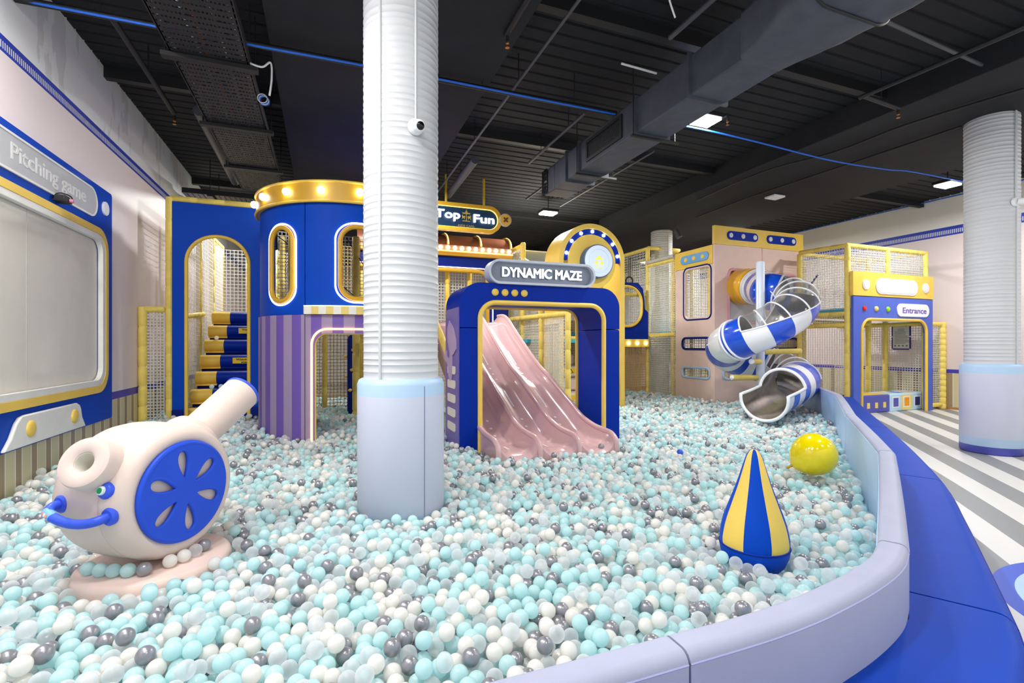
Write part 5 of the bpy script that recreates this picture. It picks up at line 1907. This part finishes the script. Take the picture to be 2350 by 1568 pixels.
def edge_dist(poly, X, Y):
    d = np.full(len(X), 9.0)
    n = len(poly)
    for i in range(n):
        a, b = np.array(poly[i]), np.array(poly[(i + 1) % n])
        e = b - a
        L = e @ e
        if L < 1e-9:
            continue
        t = np.clip(((X - a[0]) * e[0] + (Y - a[1]) * e[1]) / L, 0, 1)
        d = np.minimum(d, np.hypot(X - a[0] - t * e[0], Y - a[1] - t * e[1]))
    return d


def free(X, Y, Z, m=0.0):
    """balls that do not sit inside something standing in the pit"""
    ok = np.ones(len(X), bool)
    r = RB + m

    def disc(x, y, R):
        return np.hypot(X - x, Y - y) < R + r

    def rect(x0, y0, x1, y1):
        return (X > x0 - r) & (X < x1 + r) & (Y > y0 - r) & (Y < y1 + r)
    ok &= ~disc(COLX, COLY, 0.327)
    ok &= ~disc(-0.90, 3.35, 0.365)
    ok &= ~disc(2.37, 2.19, 0.185)
    ok &= ~((np.sqrt((X - bc.x) ** 2 + (Y - bc.y) ** 2 + (Z - bc.z) ** 2)) < 0.2 + r)
    ok &= ~rect(1.49, AY, 1.735, AY + AD) & ~rect(3.44, AY, 3.685, AY + AD)
    ok &= ~((X > 1.68) & (X < 3.24) & (Y > 4.88))
    dd = np.hypot(X - RC[0], Y - RC[1])
    an = np.arctan2(X - RC[0], RC[1] - Y)
    op0 = -0.60
    ok &= ~((np.abs(dd - RR) < 0.03 + r) & (Y < RC[1] + 0.4) & ((an < -0.42) | (an > 0.70)))
    ok &= ~rect(-2.1, SY - 0.01, -1.93, SY + 0.05) & ~rect(-1.06, SY - 0.01, -0.7, SY + 0.05)
    ok &= ~((X > -2.0) & (X < -0.66) & (Y > SY + 0.1))
    ok &= ~rect(5.54, GY, 5.66, GY + 0.66) & ~rect(4.17, GY, 4.29, GY + 0.66)
    ok &= ~((X > 4.2) & (X < 5.65) & (Y > 9.3))
    # steel exit trough of the spiral slide
    A_, B_ = np.array([7.75, 6.15, 0.70]), np.array([6.0, 5.50, 0.50])
    e = B_ - A_
    tt = np.clip(((X - A_[0]) * e[0] + (Y - A_[1]) * e[1] + (Z - A_[2]) * e[2]) / (e @ e), 0, 1)
    ok &= ~(np.sqrt((X - A_[0] - tt * e[0]) ** 2 + (Y - A_[1] - tt * e[1]) ** 2 + (Z - A_[2] - tt * e[2]) ** 2) < 0.40 + m)
    ok &= ~disc(7.56, 6.84, 0.08)
    for x, y in ((0.62, 8.0), (0.45, 9.3), (3.98, 7.65), (1.62, 8.35), (-2.44, SY)):
        ok &= ~disc(x, y, 0.06)
    return ok


def lattice(z_off, jit, keep, ymax, seed):
    r2 = np.random.default_rng(seed)
    sx = D * 1.0
    sy = sx * math.sqrt(3) / 2
    nx, ny = int((10.3 + 2.6) / sx), int((12.0 - 1.0) / sy)
    I, J = np.meshgrid(np.arange(nx), np.arange(ny))
    X = -2.5 + (I + 0.5 * (J % 2)) * sx
    Y = 1.0 + J * sy
    X, Y = X.ravel(), Y.ravel()
    # bend the rows so that no lattice direction shows
    X = X + 0.09 * np.sin(Y * 3.1 + 0.6 * X) + r2.uniform(-jit, jit, len(X))
    Y = Y + 0.09 * np.sin(X * 2.7 - 0.4 * Y) + r2.uniform(-jit, jit, len(Y))
    k = (r2.random(len(X)) < keep) & (Y < ymax)
    X, Y = X[k], Y[k]
    k = inside(PIT, X, Y)
    X, Y = X[k], Y[k]
    k = edge_dist(PIT, X, Y) > RB * 0.95
    X, Y = X[k], Y[k]
    Z = pile(X, Y) - RB + z_off + r2.uniform(-0.018, 0.018, len(X))
    k = free(X, Y, Z)
    return np.stack([X[k], Y[k], Z[k]], 1)


L1 = lattice(0.0, 0.026, 0.93, 12.6, 1)
L2 = lattice(-0.055, 0.026, 0.95, 7.5, 2)
L3 = lattice(0.045, 0.03, 0.16, 11.8, 3)
ALL = np.concatenate([L1, L2, L3])
# cull what the frame (with a margin for a step aside) cannot show
px, py, dp = project((ALL[:, 0], ALL[:, 1], ALL[:, 2]))
k = (dp > 0.6) & (px > -420) & (px < 2770) & (py < 2150)
ALL = ALL[k]
# let overlapping balls push each other apart
kd = KDTree(len(ALL))
for i, p in enumerate(ALL):
    kd.insert(p, i)
kd.balance()
pa, pb = [], []
for i, p in enumerate(ALL):
    for _, j, _d in kd.find_range(p, D * 1.35):
        if j > i:
            pa.append(i)
            pb.append(j)
pa, pb = np.array(pa), np.array(pb)
Z0 = ALL[:, 2].copy()
for it in range(26):
    v = ALL[pb] - ALL[pa]
    d = np.linalg.norm(v, axis=1)
    d = np.maximum(d, 1e-4)
    o = np.maximum(0, D - d) * 0.42
    v = v / d[:, None] * o[:, None]
    v[:, 2] *= 1.1
    acc = np.zeros_like(ALL)
    np.add.at(acc, pa, -v)
    np.add.at(acc, pb, v)
    acc = np.clip(acc, -0.012, 0.012)
    ALL += acc
    ALL[:, 2] -= 0.0012
    ALL[:, 2] += np.clip(Z0 - ALL[:, 2], -0.01, 0.01) * 0.10
k = inside(PIT, ALL[:, 0], ALL[:, 1])
k &= edge_dist(PIT, ALL[:, 0], ALL[:, 1]) > RB * 0.8
k &= free(ALL[:, 0], ALL[:, 1], ALL[:, 2], -0.012)
ALL = ALL[k]
NB = len(ALL)
COLR = rng.choice(4, NB, p=[0.36, 0.27, 0.245, 0.125])
px, py, dp = project((ALL[:, 0], ALL[:, 1], ALL[:, 2]))
RADS = RB * rng.uniform(0.97, 1.02, NB)


def ball_template(sub):
    bm = bmesh.new()
    bmesh.ops.create_icosphere(bm, subdivisions=sub, radius=1.0)
    V = np.array([tuple(v.co) for v in bm.verts])
    F_ = np.array([[v.index for v in f.verts] for f in bm.faces])
    bm.free()
    return V, F_


# which balls show largest: near, in frame, on top and not hidden by the rim or the cannon
t_rim = 1.07 / ALL[:, 1]
seen = (px > 12) & (px < 2338) & (py > 0) & (py < 1560)
zr = EYE - (EYE - ALL[:, 2]) * t_rim
seen &= ~((zr < RIM_T + 0.05) & (ALL[:, 1] < 2.6) & (ALL[:, 0] > -3))
cov = np.zeros(NB, bool)
kd2 = KDTree(NB)
for i, p in enumerate(ALL):
    kd2.insert(p, i)
kd2.balance()
order = np.argsort(dp)
eye = np.array([0, 0, EYE])
chosen = []
for i in order:
    if len(chosen) >= 290:
        break
    if not seen[i]:
        continue
    p = ALL[i]
    to = (eye - p) / np.linalg.norm(eye - p)
    hid = 0.0
    for _, j, _d in kd2.find_range(p + to * RB * 1.6, D * 1.2):
        if j == i:
            continue
        q = ALL[j] - p
        a = q @ to
        if a <= 0.004:
            continue
        s = np.linalg.norm(q - to * a)
        hid += max(0.0, 1 - s / D)
    if hid < 0.62:
        chosen.append(i)
chosen = np.array(chosen)
isind = np.zeros(NB, bool)
isind[chosen] = True

V3, F3_ = ball_template(4)
ball_meshes = []
for c in range(4):
    me = bpy.data.meshes.new('pit_ball')
    me.from_pydata([tuple(v * RB) for v in V3], [], [tuple(int(q) for q in f) for f in F3_])
    me.materials.append(BALLM[c])
    for p in me.polygons:
        p.use_smooth = True
    ball_meshes.append(me)


def lone_ball(x, y, z, c, label, group=None, r=1.0):
    o = bpy.data.objects.new('pit_ball', ball_meshes[c])
    COL.objects.link(o)
    o.location = (x, y, z)
    o.scale = (r, r, r)
    o.rotation_euler = (random.uniform(0, 6), random.uniform(0, 6), 0)
    return tag(o, label, 'ball', group)


for i in chosen:
    c = int(COLR[i])
    lone_ball(*ALL[i], c, 'loose %s plastic ball at the near front edge of the ball pit' % BALLN[c], 'loose %s balls at the front of the pit' % BALLN[c], RADS[i] / RB)

rest = np.where(~isind)[0]
verts, faces, mats, nv = [], [], [], 0
for sub, sel in ((3, rest[dp[rest] < 5.0]), (2, rest[dp[rest] >= 5.0])):
    V, F_ = ball_template(sub)
    n = len(sel)
    a = ALL[sel][:, None, :] + V[None] * RADS[sel][:, None, None]
    verts.append(a.reshape(-1, 3))
    faces.append((F_[None] + (np.arange(n) * len(V))[:, None, None] + nv).reshape(-1, 3))
    mats.append(np.repeat(COLR[sel], len(F_)))
    nv += n * len(V)
verts, faces, mats = np.concatenate(verts), np.concatenate(faces), np.concatenate(mats)
me = bpy.data.meshes.new('pit_balls')
me.vertices.add(len(verts))
me.vertices.foreach_set('co', verts.astype(np.float32).ravel())
me.loops.add(faces.size)
me.loops.foreach_set('vertex_index', faces.astype(np.int32).ravel())
me.polygons.add(len(faces))
me.polygons.foreach_set('loop_start', (np.arange(len(faces)) * 3).astype(np.int32))
for m in BALLM:
    me.materials.append(m)
me.polygons.foreach_set('material_index', mats.astype(np.int32))
me.polygons.foreach_set('use_smooth', np.ones(len(faces), bool))
me.update(calc_edges=True)
o = bpy.data.objects.new('pit_balls', me)
COL.objects.link(o)
tag(o, 'thousands of turquoise, clear, pearl and silver plastic balls filling the pit', 'balls', kind='stuff')
# lower layers of the fill: a level bed that closes the gaps between the balls
bed = slab('pit_bed', [(x, y) for x, y in PIT], [], frZ(0.10), 0.05, mat('pale_ball_fill', (190, 232, 236), 0.6, var=0.3, scale=14), None)  # pale turquoise fill with a random mottle
tag(bed, 'bed of turquoise fill under the loose balls', 'ball bed', kind='stuff')
print('BALLS', NB, 'faces', len(faces))

# balls that have come to rest on other things
PLT = 0.24 + RB
for (x, y, c, lb) in ((-1.161, 3.198, 0, 'turquoise ball at the left end of the row on the cannon plinth'),
                      (-1.094, 3.152, 0, 'second turquoise ball from the left on the cannon plinth'),
                      (-1.027, 3.122, 0, 'third turquoise ball from the left on the cannon plinth'),
                      (-0.957, 3.098, 0, 'turquoise ball touching the silver one on the cannon plinth'),
                      (-0.883, 3.085, 3, 'silver grey ball closing the left row on the cannon plinth'),
                      (-0.785, 3.15, 2, 'pearl white ball starting the right row on the cannon plinth'),
                      (-0.732, 3.20, 2, 'second pearl white ball of the right row on the cannon plinth'),
                      (-0.69, 3.262, 1, 'clear ball in the right row on the cannon plinth'),
                      (-0.66, 3.33, 3, 'silver grey ball ending the right row on the cannon plinth')):
    lone_ball(x, y, PLT, c, lb)
lone_ball(xat(497, 9.94), 9.94, 1.542 + RB, 2, 'pearl white ball resting on a middle step inside the stair tower')
lone_ball(xat(486, 9.0), 9.0, 0.75 + RB, 0, 'turquoise ball on the lowest visible step of the stair tower')
lone_ball(xat(507, 9.0), 9.0, 0.75 + RB, 0, 'turquoise ball right of its twin on the lowest stair tower step')
lone_ball(3.02, 4.97, 0.262, 3, 'silver grey ball lying on the lip of the right slide lane')

bm_ = ball_meshes[0].copy()
bm_.materials.clear()
bm_.materials.append(ball_mat('deep_blue_ball_plastic', (40, 80, 210), 0.3))
for x, y, lb in ((3.72, 4.45, 'deep blue ball among pale ones in front of the pink slide'), (2.75, 2.75, 'deep blue ball half sunk in the pit between the slide and the punching bag')):
    o = bpy.data.objects.new('pit_ball', bm_)
    COL.objects.link(o)
    o.location = (x, y, 0.245)
    tag(o, lb, 'ball')

# ================================================================== overhead services


def duct():
    t = thing('air_duct', 'large black wrapped air duct under the ceiling, running towards the room end', 'air duct', (3.7, 5.0, 4.0))
    x0, x1, z0, z1 = 3.50, 3.955, 4.0, 4.42
    box('duct_run', (x0, 3.3, z0), (x1, 7.2, z1), DUCTF, t, bev=0.02)
    box('end_piece', (x0 + 0.0, 7.2, z0 + 0.0), (x1, 7.62, z1), DUCTF, t, bev=0.03)
    bm = bmesh.new()
    bmesh.ops.create_grid(bm, x_segments=26, y_segments=24, size=0.5)
    for v in bm.verts:
        u, w = v.co.x, v.co.y
        k = random.uniform(-0.035, 0.03) + 0.03 * math.sin(u * 31 + w * 17)
        v.co = Vector((x0 + 0.01 + (u + 0.5) * (x1 - x0 - 0.02), 7.66 + k, z0 + 0.01 + (w + 0.5) * (z1 - z0 - 0.02)))
    finish('foil_end_cap', bm, FOIL, t, 60)
    bm = bmesh.new()
    bmesh.ops.create_grid(bm, x_segments=6, y_segments=24, size=0.5)
    for v in bm.verts:
        u, w = v.co.x, v.co.y
        k = random.uniform(-0.02, 0.02)
        v.co = Vector((x0 - 0.015 + k * 0.5, 7.45 + (u + 0.5) * 0.22 + k, z0 + (w + 0.5) * (z1 - z0)))
    finish('foil_wrap', bm, FOIL, t, 60)
    for y in (4.02, 4.95, 6.35, 6.75):
        bm = bmesh.new()
        slab_bm(rrect(x0 - 0.035, z0 - 0.03, x1 + 0.035, z1 + 0.03, 0.02), [rrect(x0 + 0.005, z0 + 0.005, x1 - 0.005, z1 - 0.005, 0.01)], frY(y), 0.045 if y in (4.95, 6.35) else 0.02, None, bm)
        finish('flange', bm, DUCTF, t)
    for y in (4.95, 6.35):
        for x in (x0 - 0.05, x1 + 0.10):
            tube('hanger_rod', [(x, y, z0 - 0.03), (x, y, ZC)], 0.007, BLACKM, t, 6)
        box('hanger_bar', (x0 - 0.08, y - 0.02, z0 - 0.055), (x1 + 0.16, y + 0.02, z0 - 0.03), BLACKM, t)
    g = slab('side_grille', rrect(5.25, z0 + 0.06, 6.15, z1 - 0.06, 0.01), [rrect(5.29, z0 + 0.10, 6.11, z1 - 0.10, 0.005)], frXm(x0 - 0.02), 0.03, BLACKM, t)
    bm = bmesh.new()
    for k in range(10):
        z = z0 + 0.11 + k * 0.0215
        box_bm(bm, (x0 - 0.012, 5.29, z), (x0 + 0.012, 6.11, z + 0.006))
    finish('grille_slat', bm, INK, g)
    # the swollen, rounded section nearest the viewer
    prof = []
    rows = []
    bm = bmesh.new()
    ys = np.linspace(-1.5, 3.35, 30)
    for y in ys:
        s = float(sstep(3.35, 2.7, y)) if False else float(1 - sstep(2.5, 3.4, y))
        lo, hi = x0 - 0.02 - 0.18 * s, x1 + 0.02 + 0.22 * s
        b0, b1 = z0 - 0.01 - 0.03 * s, z1 + 0.02 + 0.10 * s
        ring = rrect(lo, b0, hi, b1, 0.05 + 0.13 * s, 6)
        wob = 0.012 * math.sin(y * 9)
        rows.append([bm.verts.new((u + wob * math.sin(v * 13), y, v + random.uniform(-0.006, 0.006))) for u, v in ring])
    m_ = len(rows[0])
    for a, b in zip(rows, rows[1:]):
        for k in range(m_):
            bm.faces.new((a[k], a[(k + 1) % m_], b[(k + 1) % m_], b[k]))
    bm.faces.new(rows[0])
    bm.faces.new(rows[-1])
    finish('wrapped_section', bm, DUCTF, t, 50)
    for y in (2.55, 1.6):
        s = float(1 - sstep(2.5, 3.4, y))
        tube('tie_band', [(u, y, v) for u, v in rrect(x0 - 0.03 - 0.18 * s, z0 - 0.02 - 0.03 * s, x1 + 0.03 + 0.22 * s, z1 + 0.03 + 0.10 * s, 0.06 + 0.13 * s, 6)], 0.012, BLACKM, t, 6, closed=True)
    return t


duct()


def cable_tray(name, label, along_y, a0, a1, b0, b1, z, gap=0.085):
    """perforated tray carrying cables; A runs along it, B across"""
    t = thing(name, label, 'cable tray', ((b0 + b1) / 2, (a0 + a1) / 2, z) if along_y else ((a0 + a1) / 2, (b0 + b1) / 2, z))

    def B(lo, hi):
        return ((lo[1], lo[0], lo[2]), (hi[1], hi[0], hi[2])) if along_y else (lo, hi)
    for q in (b0, b1):
        lo, hi = B((a0, q - 0.012, z), (a1, q + 0.012, z + 0.09))
        box('side_rail', lo, hi, BLACKM, t)
    bm = bmesh.new()
    a = a0
    while a < a1:
        # a row of punched slots: short plates with holes between them
        n = 22
        w = (b1 - b0) / n
        lo, hi = B((a, b0, z), (a + gap * 0.70, b1, z + 0.004))
        box_bm(bm, lo, hi)
        for k in range(n):
            if random.random() < 0.85:
                lo, hi = B((a + gap * 0.70, b0 + w * k, z), (a + gap, b0 + w * (k + 0.52), z + 0.004))
                box_bm(bm, lo, hi)
        a += gap
    finish('perforated_base', bm, BLACKM, t)
    # cross straps below, hangers above
    k = 0
    a = a0 + 0.45
    while a < a1:
        lo, hi = B((a - 0.045, b0 - 0.08, z - 0.045), (a + 0.045, b1 + 0.08, z - 0.004))
        box('strut', lo, hi, BLACKM, t)
        for q in (b0 - 0.05, b1 + 0.05):
            p = (q, a, z - 0.02) if along_y else (a, q, z - 0.02)
            tube('hanger_rod', [p, (p[0], p[1], ZC)], 0.008, BLACKM, t, 6)
        a += 1.6
        k += 1
    for k in range(9):
        q = b0 + 0.06 + (b1 - b0 - 0.12) * k / 8
        pts = []
        n = int((a1 - a0) / 0.6) + 1
        for i in range(n + 1):
            a = a0 + (a1 - a0) * i / n
            qq = q + random.uniform(-0.03, 0.03)
            pts.append((qq, a, z + 0.022) if along_y else (a, qq, z + 0.022))
        tube('tray_cable', pts, 0.014, (CABLEW, CABLEO, GREYPIPE, CABLEW, CABLEO, GREYPIPE, CABLEW, GREYPIPE, CABLEW)[k], t, 6)
    return t


cable_tray('cable_tray', 'long black perforated cable tray under the ceiling, running away above the left wall side', True, 3.6, 10.2, -1.40, -0.72, 4.3)
cable_tray('cable_tray', 'short cross cable tray with orange cables above the blue stair tower', False, -2.4, 1.2, 10.35, 11.05, 4.2)


def lamp(x, y, label, grp):
    t = thing('ceiling_lamp', label, 'ceiling lamp', (x, y, LAMP_Z - 0.05), grp)
    box('housing', (x - 0.20, y - 0.16, LAMP_Z), (x + 0.20, y + 0.16, LAMP_Z + 0.06), BLACKM, t, bev=0.01)
    box('lens', (x - 0.175, y - 0.135, LAMP_Z - 0.03), (x + 0.175, y + 0.135, LAMP_Z), LAMPE, t, bev=0.006)
    tube('suspension_rod', [(x, y, LAMP_Z + 0.05), (x, y, ZC)], 0.01, BLACKM, t, 8)
    return t


LLB = ['bright flat ceiling lamp beside the big black duct', 'bright flat ceiling lamp left of the right column', 'bright flat ceiling lamp beyond the end of the duct']
for i, (x, y, _w) in enumerate(LAMPS):
    lamp(x, y, LLB[i] if i < 3 else 'unseen ceiling lamp in a black housing, added to brighten the hall', None if i < 3 else 'unseen lamps added to brighten the hall')


def pipe(label, pts, r, m, cat='pipe', drop=None, hang=0):
    t = thing('ceiling_pipe', label, cat, pts[0])
    tube('run', pts, r, m, t, 10)
    P0, P1 = Vector(pts[0]), Vector(pts[-1])
    for i in range(hang):
        p = P0.lerp(P1, (i + 0.5) / hang)
        tube('hanger', [p, (p.x, p.y, ZC)], 0.006, BLACKM, t, 6)
    if drop:
        d = Vector(drop)
        h = tube('sprinkler_stem', [d + Vector((0, 0, 0.10)), d], 0.016, BLACKM, t, 8)
        lathe('sprinkler_head', [(0, 0.014), (-0.02, 0.018), (-0.03, 0.008), (-0.05, 0.012), (-0.06, 0.022), (-0.064, 0)], d, (0, 0, 1), BRASS, t, 12)
    return t


pipe('thin grey ceiling pipe running away just right of the pit column', [(2.10, 2.6, 4.5), (2.10, 11.5, 4.5)], 0.016, GREYPIPE, hang=5)
pipe('sprinkler pipe ending at a brass head right above the pit column side', [(1.66, 2.5, 4.48), (1.66, 4.5, 4.48)], 0.03, BLACKM, drop=(1.66, 4.46, 4.40))
pipe('grey pipe slanting past the left side of the black duct', [(3.22, 5.7, 4.52), (3.22, 7.6, 4.52)], 0.022, GREYPIPE, hang=2)
pipe('grey pipe above the near part of the black duct', [(3.22, 2.4, 4.52), (3.22, 4.0, 4.52)], 0.026, GREYPIPE, hang=1)
pipe('black sprinkler pipe under the ceiling near the left wall', [(-1.85, 5.6, 4.5), (-1.85, 7.6, 4.5)], 0.03, BLACKM, drop=(-1.85, 7.62, 4.42), hang=1)
pipe('stout grey pipe behind the top of the pit column', [(2.3, 7.7, 4.48), (2.34, 9.7, 4.48)], 0.065, GREYPIPE, hang=1)
pipe('stout grey pipe left of the long cable tray', [(-1.53, 7.4, 4.5), (-1.56, 10.4, 4.5)], 0.07, GREYPIPE, hang=2)
pipe('black pipe crossing the ceiling towards the right column', [(6.0, 4.0, 4.42), (6.15, 2.0, 4.42)], 0.025, BLACKM)
pipe('short black sprinkler branch at the beam edge before the right column', [(6.0, 3.95, 4.42), (6.72, 4.0, 4.42)], 0.028, BLACKM, drop=(6.72, 4.0, 4.36), hang=1)
pipe('thin conduit under the ceiling between duct and right beam', [(4.3, 3.1, 4.6), (6.9, 3.25, 4.6)], 0.02, GREYPIPE)
pipe('sprinkler drop beside the bright lamp at the duct', [(5.15, 5.6, 4.6), (5.15, 5.2, 4.6)], 0.02, BLACKM, drop=(5.15, 5.2, 4.52))
pipe('thin sprinkler pipe beyond the duct end', [(4.0, 8.2, 4.55), (4.0, 9.6, 4.55)], 0.02, BLACKM, drop=(4.0, 8.2, 4.45))
pipe('thin pipe above the gold arch, right of the duct', [(5.0, 6.6, 4.6), (5.0, 10.0, 4.6)], 0.018, GREYPIPE, hang=2)
for lb, r, pts in (('bright blue cable strung across the ceiling from the left wall to the duct', 0.012, [(-2.45, 5.45, 4.42), (-1.5, 5.40, 4.395), (-0.74, 5.40, 4.395), (0.39, 5.38, 4.40), (1.2, 5.35, 4.395), (2.4, 5.34, 4.385), (3.45, 5.34, 4.385)]),
                   ('blue cable sagging from the duct towards the right column', 0.012, [(4.0, 5.36, 4.42), (5.0, 5.36, 4.42), (5.87, 5.35, 4.39), (7.4, 5.35, 4.33), (8.7, 5.35, 4.36), (9.4, 5.34, 4.40), (11.5, 5.3, 4.38)]),
                   ('blue cable along the top of the right wall', 0.014, [(13.1, 5.0, 4.76), (13.1, 9.0, 4.79), (13.1, 14.0, 4.8)])):
    t = tag(tube('blue_cable', smooth_path(pts, 5), r, CABLEB, None, 8, origin=pts[0]), lb, 'cable')
pipe('black pipe carrying the blue cable across the ceiling', [(-2.49, 5.46, 4.43), (3.5, 5.40, 4.43)], 0.03, BLACKM, hang=5)
for lb, m, r, pts in (('white wire dangling from the ceiling at the top, left of the duct', CABLEW, 0.008, [(2.62, 3.3, 4.83), (2.63, 3.3, 4.62), (2.66, 3.32, 4.5), (2.62, 3.3, 4.42), (2.66, 3.3, 4.36), (2.65, 3.3, 4.3), (2.71, 3.3, 4.16)]),
                      ('white wire looping beside the long cable tray', CABLEW, 0.010, [(-0.72, 5.6, 4.32), (-0.6, 5.6, 4.30), (-0.52, 5.6, 4.36), (-0.51, 5.6, 4.2), (-0.53, 5.6, 4.02)]),
                      ('short white conduit crossing before the duct side', CABLEW, 0.012, [(3.05, 4.6, 4.55), (3.48, 4.55, 4.5)])):
    tag(tube('loose_wire', smooth_path(pts, 6), r, m, None, 6, origin=pts[0]), lb, 'wire')
for lb, zz, pxs in (('black cable clipped along the right ceiling beam edge', 4.46, ((1600, 460), (1747, 396), (1919, 348), (2079, 287), (2350, 204))),
                    ('second black cable below the right ceiling beam, nearer the right column', 4.46, ((1600, 498), (1737, 447), (1977, 367), (2206, 290)))):
    pts = []
    for qx, qy in pxs:
        k1, k2 = (qx - 1175) / 1123.0, (792 - qy) / 1123.0
        d = (zz - EYE) / k2
        pts.append((d * (math.sin(TH) + k1 * math.cos(TH)), d * (math.cos(TH) - k1 * math.sin(TH)), zz))
    tag(tube('black_cable', smooth_path(pts, 5), 0.016, INK, None, 6, origin=pts[0]), lb, 'cable')
t = thing('cable_coil', 'small coil of blue cable at the right edge of the long cable tray', 'cable coil', (-0.66, 6.2, 4.27))
for k in range(4):
    tube('turn', [(-0.66 + 0.05 * math.cos(a) + 0.006 * k, 6.2 + 0.02 * k, 4.25 + 0.05 * math.sin(a)) for a in np.linspace(0, 2 * PI, 20, endpoint=False)], 0.005, CABLEB if k % 2 else CABLEW, t, 6, closed=True)
t = thing('track_spotlight', 'small grey spotlight under the ceiling left of the pink tower crown', 'spotlight', (8.4, 10.2, 4.5))
tube('mount', [(8.4, 10.2, 4.5), (8.4, 10.2, 4.36)], 0.03, GREYPIPE, t, 10)
lathe('head', [(0, 0.06), (0.22, 0.075), (0.23, 0.06), (0.2, 0)], (8.4, 10.2, 4.4), (0.25, -0.3, -0.9), GREYPIPE, t, 16)
t = thing('access_point', 'small white ceiling box on the slab left of the right column', 'ceiling box', (8.6, 7.4, 4.46))
box('case', (8.45, 7.3, 4.455), (8.75, 7.55, 4.495), WHITE, t, bev=0.012)
